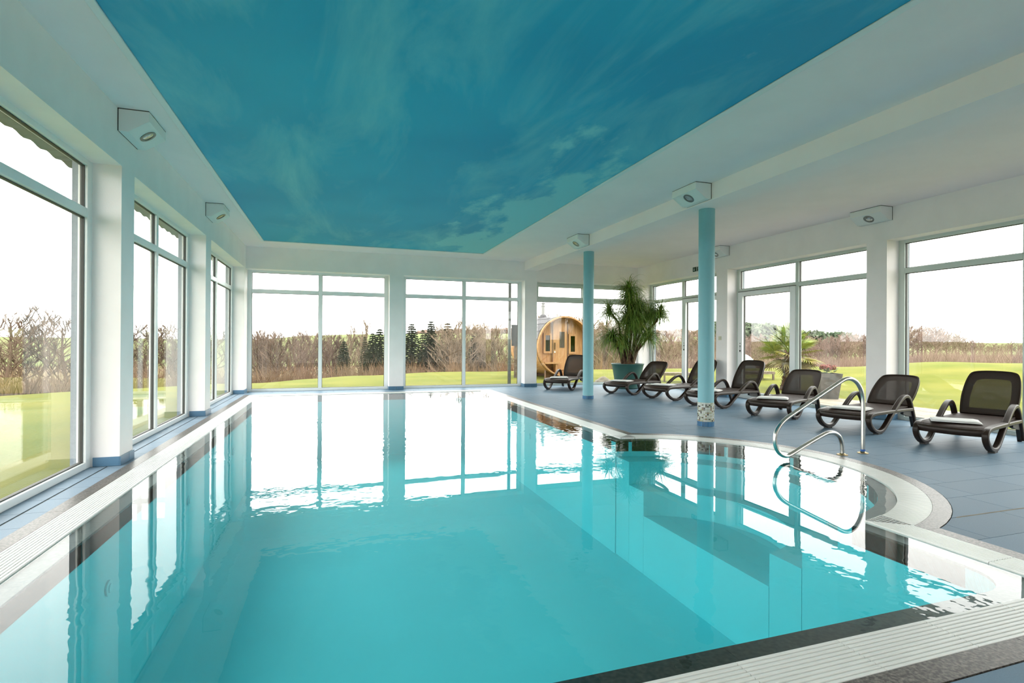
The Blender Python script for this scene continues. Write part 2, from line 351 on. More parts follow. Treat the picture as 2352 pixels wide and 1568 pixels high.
# ------------------------------------------------------------------ windows
def window(name, axis, plane, out, a0, a1, mull, fr=FRAME, z1=ZL+.03, sash=(), door=None, label='', dr=.09):
    root = struct(empty(name, (0, 0, 0)), label)
    def P(a, b, z):
        return (plane+out*b, a, z) if axis == 'x' else (a, plane+out*b, z)
    def bar(mb, lo, hi, b0, b1, za, zb):
        p, q = P(lo, b0, za), P(hi, b1, zb)
        mb.box(tuple(min(x, y) for x, y in zip(p, q)), tuple(max(x, y) for x, y in zip(p, q)))
    D = .075; zt0, zt1 = 2.24, 2.32; zb = .06
    f = MB(); bar(f, a0-.05, a0+dr, 0, D, 0, z1); bar(f, a1-dr, a1+.05, 0, D, 0, z1); bar(f, a0+dr, a1-dr, 0, D, 0, zb); bar(f, a0+dr, a1-dr, 0, D, 2.70, z1)
    f.build('frame', fr, root, bevel=.006)
    g = MB(); bar(g, mull-.04, mull+.04, 0, D, zb, 2.70); g.build('mullion', fr, root, bevel=.006)
    lights = []
    for lo, hi in ((a0+dr, mull-.04), (mull+.04, a1-dr)):
        g = MB(); bar(g, lo, hi, 0, D, zt0, zt1); g.build('transom', fr, root, bevel=.006)
        lights += [(lo, hi, zb, zt0), (lo, hi, zt1, 2.70)]
    gk = MB()
    for i, (lo, hi, za, zc) in enumerate(lights):
        if i in sash:
            sb = MB(); w = .055
            bar(sb, lo-.015, lo+w, -.022, D-.02, za-.01, zc+.01); bar(sb, hi-w, hi+.015, -.022, D-.02, za-.01, zc+.01)
            bar(sb, lo+w, hi-w, -.022, D-.02, za-.01, za+w); bar(sb, lo+w, hi-w, -.022, D-.02, zc-w, zc+.01)
            sb.build('sash', fr, root, bevel=.006); lo += w; hi -= w; za += w; zc -= w
        if door is not None and i == door[0]:
            d = MB(); w = .10
            bar(d, lo-.02, lo+w, -.03, D-.02, .005, zc+.012); bar(d, hi-w, hi+.02, -.03, D-.02, .005, zc+.012)
            bar(d, lo+w, hi-w, -.03, D-.02, .005, .14); bar(d, lo+w, hi-w, -.03, D-.02, zc-w+.02, zc+.012)
            leaf = d.build('door_leaf', FRAME, root, bevel=.006)
            h = MB(); ae = hi-.05 if door[1] else lo+.05
            for zz, rr in ((1.16, .008), (1.10, .011), (1.06, .007), (1.0, .017)):
                bar(h, ae-rr, ae+rr, -.036, -.028, zz-rr*1.3, zz+rr*1.3)
            h.build('lock_hole', GASKET, leaf)
            hg = MB(); bar(hg, lo-.02, hi+.02, -.032, 0, zc+.012, zc+.022); hg.build('gasket', GASKET, leaf)
            lo += w; hi -= w; za = .14; zc = zc-w+.02
        e = .008
        for q in ((lo, lo+e, za, zc), (hi-e, hi, za, zc), (lo, hi, za, za+e), (lo, hi, zc-e, zc)):
            bar(gk, q[0], q[1], .024, .056, q[2], q[3])
        pn = MB(); bar(pn, lo+.002, hi-.002, .034, .046, za+.002, zc-.002); pn.build('pane', GLASS, root)
    gk.build('gasket', GASKET, root)
    return root
LW = [(2.73, 5.80), (6.13, 9.20), (9.56, 12.85)]
for i, (a, b) in enumerate(LW):
    window('window_%d' % (i+1), 'x', XLW, -1, a, b, (a+b)/2+.03, label='tall white window in the left wall, %s' % ['nearest and largest in the picture', 'between the two left wall lamps', 'last before the back corner'][i])
window('window_4', 'y', YBW, 1, -1.87, 1.24, -.32, label='left window of the back wall over the head of the pool')
window('window_5', 'y', YBW, 1, 1.57, 4.67, 3.13, label='middle window of the back wall with an outside downpipe')
window('window_6', 'y', YBW, 1, 5.0, 7.95, 6.52, fr=FRAMEG, sash=(1, 3), label='right window of the back wall in front of the barrel sauna')
door2 = window('door_2', 'x', XRW, 1, 9.82, 12.82, 11.36, fr=FRAMEG, door=(0, True), label='glazed garden door beside the potted palm, half behind the column')
door1 = window('door_1', 'x', XRW, 1, 6.30, 9.47, 7.885, fr=FRAMEG, door=(2, True), label='glazed garden door with the small palm tree behind it')
window('window_8', 'x', XRW, 1, -.70, 2.47, .88, fr=FRAMEG, label='right wall window outside the picture edge')
window('window_9', 'x', XLW, -1, -.67, 2.40, .88, label='left wall window beside the viewer, outside the picture')
window('window_7', 'x', XRW, 1, 2.80, 5.97, 4.36, fr=FRAMEG, label='large right wall window behind the nearest loungers')
# ------------------------------------------------------------------ pool outline (nested offsets of a rectangle with a round bay)
PX0, PX1, PY0, PY1 = -1.38, 3.18, 1.70, 12.15
BC, BR = (3.03, 4.18), 1.49
OFF = [0, .115, .325, .43]
def outline(d, seg=36, rc=0.0):
    x0, x1, y0, y1, r = PX0-d, PX1+d, PY0-d, PY1+d, BR+d
    dy = math.sqrt(r*r-(x1-BC[0])**2)
    a0 = math.atan2(-dy, x1-BC[0]); a1 = -a0
    pts = [(x0, y0)]
    if rc:
        for k in range(9):
            t = math.radians(-90+90*k/8); pts.append((x1-rc+rc*math.cos(t), y0+rc+rc*math.sin(t)))
    else: pts.append((x1, y0))
    pts += [(BC[0]+r*math.cos(a0+(a1-a0)*k/seg), BC[1]+r*math.sin(a0+(a1-a0)*k/seg)) for k in range(seg+1)]
    pts += [(x1, y1), (x0, y1)]
    return pts
def arc_lim(d):
    r = BR+d; dy = math.sqrt(r*r-(PX1+d-BC[0])**2); return math.atan2(-dy, PX1+d-BC[0])
pool = tag(empty('pool', (0, 0, 0)), 'indoor swimming pool with turquoise water and a round step bay', kind='structure')
inner = outline(0, rc=.24)
def fill(pts, z, name, m, parent):
    bm = bmesh.new(); vs = [bm.verts.new((x, y, z)) for x, y in pts]; bm.faces.new(vs)
    bmesh.ops.triangulate(bm, faces=bm.faces); bmesh.ops.recalc_face_normals(bm, faces=bm.faces)
    for f in bm.faces:
        if f.normal.z < 0: f.normal_flip()
    me = bpy.data.meshes.new(name); bm.to_mesh(me); bm.free(); me.materials.append(m); return link(name, me, parent)
DEP = -1.35
bs = MB(); n = len(inner)
bs._add([(x, y, DEP) for x, y in inner]+[(x, y, -.03) for x, y in inner], [(i, n+i, n+(i+1) % n, (i+1) % n) for i in range(n)])
bs.build('basin_wall', BASIN, pool, fix=False)
fill(inner, DEP, 'basin_floor', BASIN, pool)
# curved steps down into the pool
for ri, ro, z in ((1.20, 1.49, -.20), (.90, 1.20, -.46), (.16, .90, -.72)):
    st = MB(); q = 28; ring = []; xc = PX1+.01
    def lim_(r): return math.acos(max(-1, min(1, (xc-BC[0])/r)))
    a, b = lim_(ri), lim_(ro-.004)
    ring = [(BC[0]+ri*math.cos(-a+2*a*i/q), BC[1]+ri*math.sin(-a+2*a*i/q)) for i in range(q+1)]+[(BC[0]+(ro-.004)*math.cos(b-2*b*i/q), BC[1]+(ro-.004)*math.sin(b-2*b*i/q)) for i in range(q+1)]
    st.prism([(x, y, 0) for x, y in ring], (0, 0, DEP+.001), (0, 0, z)); st.build('pool_step', STEP, pool)
water_pts = outline(OFF[1]+.004)
wat = fill(water_pts, -.006, 'water_surface', WATER, pool); wat['label'] = 'still turquoise water with mirrored windows'
# gutter channel under the grates
go = outline(OFF[3]-.01); gi = outline(OFF[1])
ch = MB(); n = len(go)
ch._add([(x, y, -.10) for x, y in gi]+[(x, y, -.10) for x, y in go], [(i, (i+1) % n, n+(i+1) % n, n+i) for i in range(n)])
ch._add([(x, y, -.10) for x, y in gi]+[(x, y, -.02) for x, y in gi], [(i, (i+1) % n, n+(i+1) % n, n+i) for i in range(n)])
ch.build('gutter_channel', GUTTER, pool)
# coping stones: inner (wet) and outer rows, laid in lengths
def ring_pieces(d0, d1, z0, z1, name, m, length, gap=.003, top=None, skip=()):
    """straight runs as boxes with mitre-free butt ends, bay as curved pieces"""
    def quad(poly):
        mb = MB(); mb.prism([(x, y, 0) for x, y in poly], (0, 0, z0), (0, 0, z1)); mb.build(name, m, pool)
    xa0, xa1, ya0, ya1 = PX0-d0, PX1+d0, PY0-d0, PY1+d0
    xb0, xb1, yb0, yb1 = PX0-d1, PX1+d1, PY0-d1, PY1+d1
    def run(p, q, f):
        k = max(1, round((q-p)/length)); s = (q-p)/k
        for i in range(k): f(p+i*s+gap/2, p+(i+1)*s-gap/2)
    run(yb0, yb1, lambda a, b: quad([(xb0, a), (xa0, a), (xa0, b), (xb0, b)]))               # left
    run(xa0, xb1, lambda a, b: quad([(a, yb0), (b, yb0), (b, ya0), (a, ya0)]))               # near
    run(xa0, xb1, lambda a, b: quad([(a, ya1), (b, ya1), (b, yb1), (a, yb1)]))               # far
    t0, t1 = arc_lim(d0), arc_lim(d1)
    c0 = BC[1]+(BR+d0)*math.sin(t0); c1 = BC[1]+(BR+d1)*math.sin(t1)
    e0 = BC[1]+(BR+d0)*math.sin(-t0); e1 = BC[1]+(BR+d1)*math.sin(-t1)
    cut = (c0+c1)/2; cut2 = (e0+e1)/2
    run(ya0, c1, lambda a, b: quad([(xa0+0*a, a), (xa1, a), (xb1, a), (xb1, b), (xa1, b)][1:]))   # right, near part
    run(e1, ya1, lambda a, b: quad([(xa1, a), (xb1, a), (xb1, b), (xa1, b)]))
    # bay
    k = max(3, round((BR+d0)*(-2*t0)/length)); r0, r1 = BR+d0, BR+d1
    for i in range(k):
        sub = 6; g = gap/2/r0
        A0, A1 = t0+(-2*t0)*i/k, t0+(-2*t0)*(i+1)/k; B0, B1 = t1+(-2*t1)*i/k, t1+(-2*t1)*(i+1)/k
        inn = [(BC[0]+r0*math.cos(A0+g+(A1-A0-2*g)*j/sub), BC[1]+r0*math.sin(A0+g+(A1-A0-2*g)*j/sub)) for j in range(sub+1)]
        out = [(BC[0]+r1*math.cos(B0+g+(B1-B0-2*g)*j/sub), BC[1]+r1*math.sin(B0+g+(B1-B0-2*g)*j/sub)) for j in range(sub+1)]
        if i == 0: out = [(xa1, c1), (xb1, c1)]+out[1:]
        if i == k-1: out = out[:-1]+[(xb1, e1), (xa1, e1)]
        quad(inn+out[::-1])
ring_pieces(OFF[0], OFF[1], -.14, -.016, 'wet_coping_stone', GRANWET, 1.02, gap=.0015)
ring_pieces(OFF[2], OFF[3], -.10, .002, 'coping_stone', GRANITE, 1.02)
# rounded fillet inside the near right corner
cf = MB(); rc = .24
poly = [(PX1, PY0)]+[(PX1-rc+rc*math.cos(math.radians(-90*k/8)), PY0+rc+rc*math.sin(math.radians(-90*k/8))) for k in range(9)]
cf.prism([(x, y, 0) for x, y in poly], (0, 0, -.14), (0, 0, -.016)); cf.build('wet_coping_stone', GRANWET, pool)
# overflow grates
GW = OFF[2]-OFF[1]; NB = 10
def grate_mesh(L):
    g = MB(); p = GW/NB
    for i in range(NB):
        v = -GW/2+p*(i+.5)
        prof = [(-p*.42, -.02), (p*.42, -.02), (p*.42, -.003), (p*.27, .003), (-p*.27, .003), (-p*.42, -.003)]
        g.prism([(-L/2, v+a, b) for a, b in prof], (0, 0, 0), (L, 0, 0))
    for q in (-L/2+.02, -L/6, L/6, L/2-.02):
        g.box((q-.006, -GW/2, -.03), (q+.006, GW/2, -.008))
    return g.mesh('overflow_grate', GRATE)
def lay(p, q, cx=None, cy=None, length=.5):
    k = max(1, round((q-p)/length)); s = (q-p)/k; me = grate_mesh(s-.003)
    for i in range(k):
        c = p+(i+.5)*s
        o = link('overflow_grate', me, pool)
        o.location = (cx, c, 0) if cx is not None else (c, cy, 0); o.rotation_euler = (0, 0, math.pi/2 if cx is not None else 0)
om = (OFF[1]+OFF[2])/2
t1 = arc_lim(OFF[2]); yj0 = BC[1]+(BR+OFF[2])*math.sin(t1); yj1 = BC[1]-(BR+OFF[2])*math.sin(t1)
lay(PY0-OFF[2], PY1+OFF[2], cx=PX0-om); lay(PY0-OFF[2], yj0, cx=PX1+om); lay(yj1, PY1+OFF[2], cx=PX1+om)
lay(PX0-OFF[1], PX1+OFF[1], cy=PY0-om); lay(PX0-OFF[1], PX1+OFF[1], cy=PY1+om)
# bay grates: radial bars
t0 = arc_lim(OFF[1]); kseg = 10
for s_ in range(kseg):
    g = MB(); A0 = t0+(-2*t0)*s_/kseg; A1 = t0+(-2*t0)*(s_+1)/kseg; B0 = t1+(-2*t1)*s_/kseg; B1 = t1+(-2*t1)*(s_+1)/kseg
    nb = 20; r0, r1 = BR+OFF[1]+.003, BR+OFF[2]-.003
    def q(f, w, r, z, A=A0, Bq=A1, E=B0, G=B1):
        al = (A+(Bq-A)*f) if r == r0 else (E+(G-E)*f)
        return (BC[0]+r*math.cos(al)-w*math.sin(al), BC[1]+r*math.sin(al)+w*math.cos(al), z)
    for i in range(nb):
        f = (i+.5)/nb; w = .0075
        P8 = [q(f, -w, r0, -.02), q(f, w, r0, -.02), q(f, w, r1, -.02), q(f, -w, r1, -.02), q(f, -w, r0, .002), q(f, w, r0, .002), q(f, w, r1, .002), q(f, -w, r1, .002)]
        g._add(P8, [(0,3,2,1),(4,5,6,7),(0,1,5,4),(1,2,6,5),(2,3,7,6),(3,0,4,7)])
    for r in (r0, r1):
        for i in range(6):
            a = q(i/6, 0, r, 0); b = q((i+1)/6, 0, r, 0); sg = .008*(1 if r == r0 else -1)
            ca = Vector((a[0]-BC[0], a[1]-BC[1], 0)).normalized()*sg; cb = Vector((b[0]-BC[0], b[1]-BC[1], 0)).normalized()*sg
            a = Vector(a); b = Vector(b)
            g.prism([a, b, b+cb, a+ca], (0, 0, -.02), (0, 0, .0))
    g.build('overflow_grate', GRATE, pool)
# corner filler grate between bay and right run
for yy, sg in ((yj0, 1), (yj1, -1)):
    yy2 = BC[1]+(BR+OFF[1])*math.sin(t0)*sg
    g = MB(); xa, xb = PX1+OFF[1], PX1+OFF[2]; k = 9
    for i in range(k):
        x0_ = xa+(xb-xa)*(i+.15)/k; x1_ = xa+(xb-xa)*(i+.85)/k
        lim = BC[1]-sg*math.sqrt(max((BR+OFF[1])**2-(x1_-BC[0])**2, 0))
        g.box((x0_, min(yy, lim), -.02), (x1_, max(yy, lim), .002))
    g.build('overflow_grate', GRATE, pool)
# wall nozzles
for (x, y, z, nx) in ((-1.379, 4.1, -.45, 1), (-1.379, 6.1, -.45, 1), (-1.379, 8.6, -.45, 1), (3.179, 8.6, -.45, -1)):
    nz = MB(); nz.tube([(x, y, z), (x+.012*nx, y, z)], .05, 20); nz.tube([(x+.012*nx, y, z), (x+.02*nx, y, z)], .028, 16); nz.build('inlet_nozzle', STEP, pool)
# ------------------------------------------------------------------ floor
fb = MB(); ZB = -.009; o3 = OFF[3]-.03
fb.box((XLE, YF, -.3), (PX0-o3, YBE, ZB)); fb.box((PX0-o3, YF, -.3), (PX1+o3, PY0-o3, ZB)); fb.box((PX0-o3, PY1+o3, -.3), (PX1+o3, YBE, ZB))
ro = BR+OFF[3]-.02; xe = PX1+o3; yy0 = BC[1]-math.sqrt(ro*ro-(xe-BC[0])**2); yy1 = 2*BC[1]-yy0
arc = [(BC[0]+ro*math.cos(t), BC[1]+ro*math.sin(t)) for t in [math.asin((yy0-BC[1])/ro)+(math.asin((yy1-BC[1])/ro)-math.asin((yy0-BC[1])/ro))*i/40 for i in range(41)]]
fb.box((xe, YF, -.3), (XRE, yy0, ZB)); fb.box((xe, yy1, -.3), (XRE, YBE, ZB))
for i in range(40):
    (xa, ya), (xb, yb) = arc[i], arc[i+1]
    fb._add([(xa, ya, -.3), (XRE, ya, -.3), (XRE, yb, -.3), (xb, yb, -.3), (xa, ya, ZB), (XRE, ya, ZB), (XRE, yb, ZB), (xb, yb, ZB)], [(0,3,2,1),(4,5,6,7),(0,1,5,4),(1,2,6,5),(2,3,7,6),(3,0,4,7)])
floor = struct(fb.build('floor', GROUT, fix=False), 'blue tiled pool deck laid in staggered rows')
def clip(poly, ax, lim, keep):
    out = []
    for i in range(len(poly)):
        a, b = poly[i], poly[(i+1) % len(poly)]; ia = (a[ax]-lim)*keep >= -1e-9; ib = (b[ax]-lim)*keep >= -1e-9
        if ia: out.append(a)
        if ia != ib:
            t = (lim-a[ax])/(b[ax]-a[ax]); out.append((a[0]+(b[0]-a[0])*t, a[1]+(b[1]-a[1])*t))
    return out
RT = BR+OFF[3]+.004
def minus_disk(poly):
    ins = lambda p: (p[0]-BC[0])**2+(p[1]-BC[1])**2 < RT*RT
    fl = [ins(p) for p in poly]
    if not any(fl):
        return poly
    if all(fl): return []
    out = []; n = len(poly); start = next(i for i in range(n) if not fl[i])
    ent = None
    for k in range(n):
        a, b = poly[(start+k) % n], poly[(start+k+1) % n]
        if not ins(a): out.append(a)
        if ins(a) != ins(b):
            lo, hi = (a, b) if not ins(a) else (b, a)
            for _ in range(40):
                m = ((lo[0]+hi[0])/2, (lo[1]+hi[1])/2)
                if ins(m): hi = m
                else: lo = m
            an = math.atan2(lo[1]-BC[1], lo[0]-BC[0])
            if not ins(a): out.append(lo); ent = an
            else:
                for j in range(1, 6):
                    t = ent+(an-ent)*j/6; out.append((BC[0]+RT*math.cos(t), BC[1]+RT*math.sin(t)))
                out.append(lo)
    return out
TP, TL_ = .325, .65; J = .0022
tiles = []
row = -18
while True:
    y0 = 2.14+TP*row; row += 1
    if y0 > YBW: break
    if y0+TP < YF: continue
    sh = 4.54+.1625*((y0-2.465)/TP)
    k0 = math.floor((XL-.3-sh)/TL_)
    for k in range(k0, k0+20):
        x0 = sh+k*TL_; base = [(x0+J, y0+J), (x0+TL_-J, y0+J), (x0+TL_-J, y0+TP-J), (x0+J, y0+TP-J)]
        if x0 > XRW: break
        base = clip(clip(base, 1, YF+.001, 1), 1, YBW-.001, -1); base = clip(base, 0, XRW-.001, -1)
        if len(base) < 3: continue
        A = clip(base, 0, PX1+OFF[3]+.004, 1)
        if len(A) > 2: tiles.append(minus_disk(A))
        Bq = clip(clip(base, 0, PX1+OFF[3]+.004, -1), 0, PX0-OFF[3]-.004, 1)
        if len(Bq) > 2:
            n1 = clip(Bq, 1, PY0-OFF[3]-.006, -1); n2 = clip(Bq, 1, PY1+OFF[3]+.004, 1)
            tiles += [n1, n2]
tiles = [t for t in tiles if len(t) > 2]
def px_size(t):
    cx = sum(p[0] for p in t)/len(t); cy_ = sum(p[1] for p in t)/len(t)
    d = Vector((cx, cy_, 0))-CAM; dz = d.dot(FWD)
    if dz < .5: return 0
    X = 1176+F_PX*d.dot(RGT)/dz; Y = 784-F_PX*d.dot(UP)/dz
    if not (-120 < X < 2480 and Y < 1680): return 0
    a = abs(sum(t[i][0]*t[(i+1) % len(t)][1]-t[(i+1) % len(t)][0]*t[i][1] for i in range(len(t))))/2
    return a/dz**3
tiles.sort(key=px_size, reverse=True)
def tile_mb(mb, t):
    mb.prism([(x, y, 0) for x, y in t], (0, 0, -.012), (0, 0, 0))
for t in tiles[:240]:
    mb = MB(); tile_mb(mb, t); mb.build('tile', TILE, floor)
mb = MB()
for t in tiles[240:]: tile_mb(mb, t)
rest = mb.build('tile_field', TILE, floor); rest['kind'] = 'stuff'
# narrow tiles along the left windows, split by a slot drain
y = 3.72-.327*8; nl = 0; mbr = MB()
while y < YB:
    pil = any(p0-.33 < y and y < p1 for p0, p1 in PIL_L)
    for xa, xb in ((-1.947, PX0-OFF[3]-.003), (XLW-.01, -1.963)):
        m1 = MB(); tile_mb(m1 if (y > 2.4 and nl < 58) else mbr, [(xa, y+J), (xb, y+J), (xb, y+.327-J), (xa, y+.327-J)])
        if y > 2.4 and nl < 58: m1.build('tile', TILEL, floor); nl += 1
    y += .327
mbr.build('tile_field', TILEL, floor)['kind'] = 'stuff'
MB().box((-1.962, YF, -.012), (-1.948, YB, -.004)).build('slot_drain', DARK, floor)
# pale movement joint near the bay
jm = MB().box((3.95, 2.457, -.008), (XRW, 2.469, .0008)); jm.build('movement_joint', PAVE, floor)
# ------------------------------------------------------------------ columns
def column(x, y, label, mosaic):
    c = tag(empty('column', (x, y, 0)), label, 'column', 'turquoise columns under the beam')
    zb = .075; zm = .335 if mosaic else zb
    MB().lathe([(.108, zm), (.108, 3.02)], 48).build('shaft', TEAL, c, angle=1)
    autosmooth(c.children[0])
    b = MB(); k = 24
    for i in range(k):
        sh = .8+.4*random.random(); b.col = (.05*sh, .16*sh, .30*sh)
        a0, a1 = 2*math.pi*(i+.06)/k, 2*math.pi*(i+.94)/k
        P = [(r*math.cos(a), r*math.sin(a), z) for z in (.004, zb-.003) for a, r in ((a0, .105), (a1, .105), (a1, .113), (a0, .113))]
        b._add(P, [(0,3,2,1),(4,5,6,7),(0,1,5,4),(1,2,6,5),(2,3,7,6),(3,0,4,7)])
    b.build('base_tile_ring', MOSAIC, c)
    MB().lathe([(.109, .0), (.109, zm)], 48).build('grout_core', TILEG, c)
    if mosaic:
        b = MB(); rows = 12; k = 30
        pal = [(.55, .58, .50)]*5+[(.62, .64, .60)]*4+[(.42, .44, .30)]*3+[(.10, .10, .08), (.16, .17, .15), (.28, .20, .13), (.08, .07, .06)]
        for j in range(rows):
            for i in range(k):
                z0 = zb+.002+(zm-zb)*j/rows; z1 = zb+(zm-zb)*(j+1)/rows-.002
                b.col = random.choice(pal); a0, a1 = 2*math.pi*(i+.07)/k, 2*math.pi*(i+.93)/k
                P = [(r*math.cos(a), r*math.sin(a), z) for z in (z0, z1) for a, r in ((a0, .105), (a1, .105), (a1, .1125), (a0, .1125))]
                b._add(P, [(0,3,2,1),(4,5,6,7),(0,1,5,4),(1,2,6,5),(2,3,7,6),(3,0,4,7)])
            if j == 9: b.c[-1] = (.2, .02, .01)
        m = b.build('mosaic_band', MOSAIC, c); m['label'] = 'cream and grey glass mosaic band'
TILEG = mat('pale_grout', (.35, .36, .33), .9)
column(4.925, 6.25, 'turquoise round column with a mosaic band at its foot', True)
column(4.95, 9.96, 'plain turquoise round column with a low blue tile ring', False)
# ------------------------------------------------------------------ wedge lamps
def lamp(origin, dirv, y0, label):
    """origin x of wall face; dirv +1/-1 direction away from wall"""
    L = .505; c = tag(empty('spot_lamp', (origin, y0+L/2, ZC)), label, 'lamp', 'wedge shaped spot lamps')
    pr = [(0, -.001), (0, -.20), (.075, -.20), (.24, -.088), (.24, -.001)]
    MB().prism([(dirv*(.006+o), -L/2, z-.005) for o, z in pr], (0, 0, 0), (0, L, 0)).build('housing', LAMPB, c, bevel=.003)
    MB().prism([(dirv*o, -L/2-.002, z) for o, z in [(0, 0), (0, -.204), (.006, -.204), (.006, -.006), (.244, -.006), (.244, 0)]], (0, 0, 0), (0, L+.004, 0)).build('back_plate', DARK, c)
    a = Vector((dirv*.081, 0, -.205)); b = Vector((dirv*.246, 0, -.093)); ctr = (a+b)/2; t = (b-a).normalized(); nn = Vector((-t.z*dirv, 0, t.x*dirv)) if False else Vector((t.z, 0, -t.x))
    if nn.z > 0: nn = -nn
    rg = MB(); ro_, ri_ = .074, .052; k = 28; Yv = Vector((0, 1, 0)); vs = []
    for r, h in ((ro_, -.002), (ro_, .006), (ri_, .006), (ri_, -.004)):
        vs += [ctr+(t*math.cos(2*math.pi*i/k)+Yv*math.sin(2*math.pi*i/k))*r+nn*h for i in range(k)]
    rg._add(vs, [(j*k+i, j*k+(i+1) % k, (j+1)*k+(i+1) % k, (j+1)*k+i) for j in range(3) for i in range(k)]); rg.build('ring', LAMPG, c)
    ln = MB(); ln._add([ctr+(t*math.cos(2*math.pi*i/k)+Yv*math.sin(2*math.pi*i/k))*r+nn*h for r, h in ((.0525, .001), (.03, .004), (.006, .005)) for i in range(k)],
                       [(j*k+i, j*k+(i+1) % k, (j+1)*k+(i+1) % k, (j+1)*k+i) for j in range(2) for i in range(k)]+[tuple(2*k+i for i in range(k))])
    ln.build('lens', LAMPL, c)
lamp(XL, 1, 5.69, 'white wedge spot lamp nearest on the left wall')
lamp(XL, 1, 9.145, 'white wedge spot lamp on the left wall near the back corner')
lamp(4.65, -1, 5.81, 'white wedge spot lamp on the beam above the mosaic column')
lamp(4.65, -1, 9.34, 'white wedge spot lamp on the beam above the plain far column')
lamp(XR, -1, 5.885, 'white wedge spot lamp on the right wall left of the big window')
lamp(XR, -1, 9.41, 'white wedge spot lamp on the right wall half behind the column')
# ------------------------------------------------------------------ exit sign, switch
sg = tag(empty('exit_sign', (XR, 10.48, 2.885)), 'small dark green emergency exit sign above the far garden door', 'sign')
MB().box((-.012, -.15, -.052), (0, .15, .052)).build('plate', SIGN, sg, bevel=.002)
ar = MB(); xq = -.0135
def flat(mb, pts): mb.prism([(xq, -a, b) for a, b in pts], (0, 0, 0), (.002, 0, 0))
flat(ar, [(-.104, .036), (-.092, .036), (-.092, -.012), (-.104, -.012)]); flat(ar, [(-.126, -.008), (-.070, -.008), (-.098, -.036)]); ar.build('arrow', SIGNW, sg)
fg = MB(); flat(fg, [(-.02, .045), (-.008, .045), (-.008, -.045), (-.02, -.045)]); flat(fg, [(-.008, .045), (.04, .045), (.04, .038), (-.008, .038)])
flat(fg, [(.06+.011*math.cos(t*.7), .03+.011*math.sin(t*.7)) for t in range(9)])
flat(fg, [(.05, .018), (.072, .02), (.085, -.012), (.068, -.014)]); flat(fg, [(.068, -.012), (.086, -.012), (.11, -.042), (.098, -.044)]); flat(fg, [(.07, -.012), (.08, -.016), (.055, -.026), (.035, -.044), (.03, -.036)])
flat(fg, [(.068, .018), (.105, .004), (.102, -.002), (.07, .01)]); flat(fg, [(.052, .018), (.03, -.002), (.036, -.006), (.058, .008)]); fg.build('running_figure', SIGNW, sg)
sw = tag(empty('wall_switch', (XR, 9.69, 1.27)), 'small cream wall switch on the pillar beside the garden door', 'switch')
MB().box((-.012, -.042, -.042), (0, .042, .042)).build('plate', SWITCH, sw, bevel=.004); MB().box((-.018, -.028, -.028), (-.011, .028, .028)).build('rocker', SWITCH, sw, bevel=.003)
# ------------------------------------------------------------------ handrail
hr = tag(empty('handrail', (5.32, 4.22, 0)), 'bent stainless steel handrail at the round step bay', 'handrail')
pth = [(0, 0, 0), (0, 0, .3), (0, 0, .52), (-.012, 0, .62), (-.05, 0, .70), (-.11, 0, .762), (-.19, 0, .792), (-.27, 0, .785), (-.36, 0, .745), (-.6, 0, .63), (-.9, 0, .485), (-1.05, 0, .41), (-1.13, 0, .35), (-1.185, 0, .27), (-1.195, 0, .19), (-1.17, 0, .11), (-1.12, 0, .06), (-1.05, 0, .038), (-.98, 0, .055), (-.8, 0, .13), (-.55, 0, .225), (-.47, 0, .24), (-.40, 0, .232), (-.34, 0, .195), (-.305, 0, .13), (-.295, 0, .06), (-.295, 0, 0)]
pth = [(x, y-.10*abs(x)*.2, z) for x, y, z in pth]
rail = MB().tube(catmull(pth, 5), .0205, 16).build('rail', STEEL, hr, smooth=True)
for x in (0, -.295):
    fl = MB().lathe([(.052, .001), (.052, .006), (.03, .012), (.022, .02)], 24, (x, -.02*abs(x))); fl.build('flange', BRASS, hr)
    for a in (0, 2.1, 4.2): MB().lathe([(.007, .006), (.007, .012)], 8, (x+.04*math.cos(a), .04*math.sin(a))).build('bolt', STEEL, hr)
MB().lathe([(.0225, .02), (.0225, .042)], 20, (0, 0)).build('blue_sleeve', BLUE_T, hr)
# ------------------------------------------------------------------ loungers
def sling_mat():
    m = bpy.data.materials.new('brown_mesh_fabric'); m.use_nodes = True; t = m.node_tree; b = t.nodes['Principled BSDF']
    b.inputs['Base Color'].default_value = (.026, .015, .011, 1); b.inputs['Roughness'].default_value = .55
    tr_ = t.nodes.new('ShaderNodeBsdfTransparent'); mx = t.nodes.new('ShaderNodeMixShader'); co = t.nodes.new('ShaderNodeTexCoord')
    n = t.nodes.new('ShaderNodeTexNoise'); n.inputs['Scale'].default_value = 130; mp = t.nodes.new('ShaderNodeMapping'); mp.inputs['Scale'].default_value = (1, 1, .35)
    r = t.nodes.new('ShaderNodeMapRange'); r.inputs['From Min'].default_value = .3; r.inputs['From Max'].default_value = .7; r.inputs['To Min'].default_value = .0; r.inputs['To Max'].default_value = .12
    t.links.new(co.outputs['Object'], mp.inputs['Vector']); t.links.new(mp.outputs['Vector'], n.inputs['Vector']); t.links.new(n.outputs['Fac'], r.inputs['Value'])
    o = t.nodes['Material Output']; t.links.new(r.outputs[0], mx.inputs[0]); t.links.new(b.outputs[0], mx.inputs[1]); t.links.new(tr_.outputs[0], mx.inputs[2]); t.links.new(mx.outputs[0], o.inputs['Surface'])
    return m
SLING = sling_mat()
SEATF = mat('brown_seat_fabric', (.040, .025, .020), .55, var=.15, scale=90, bump=.3, bscale=220, spec=.14)
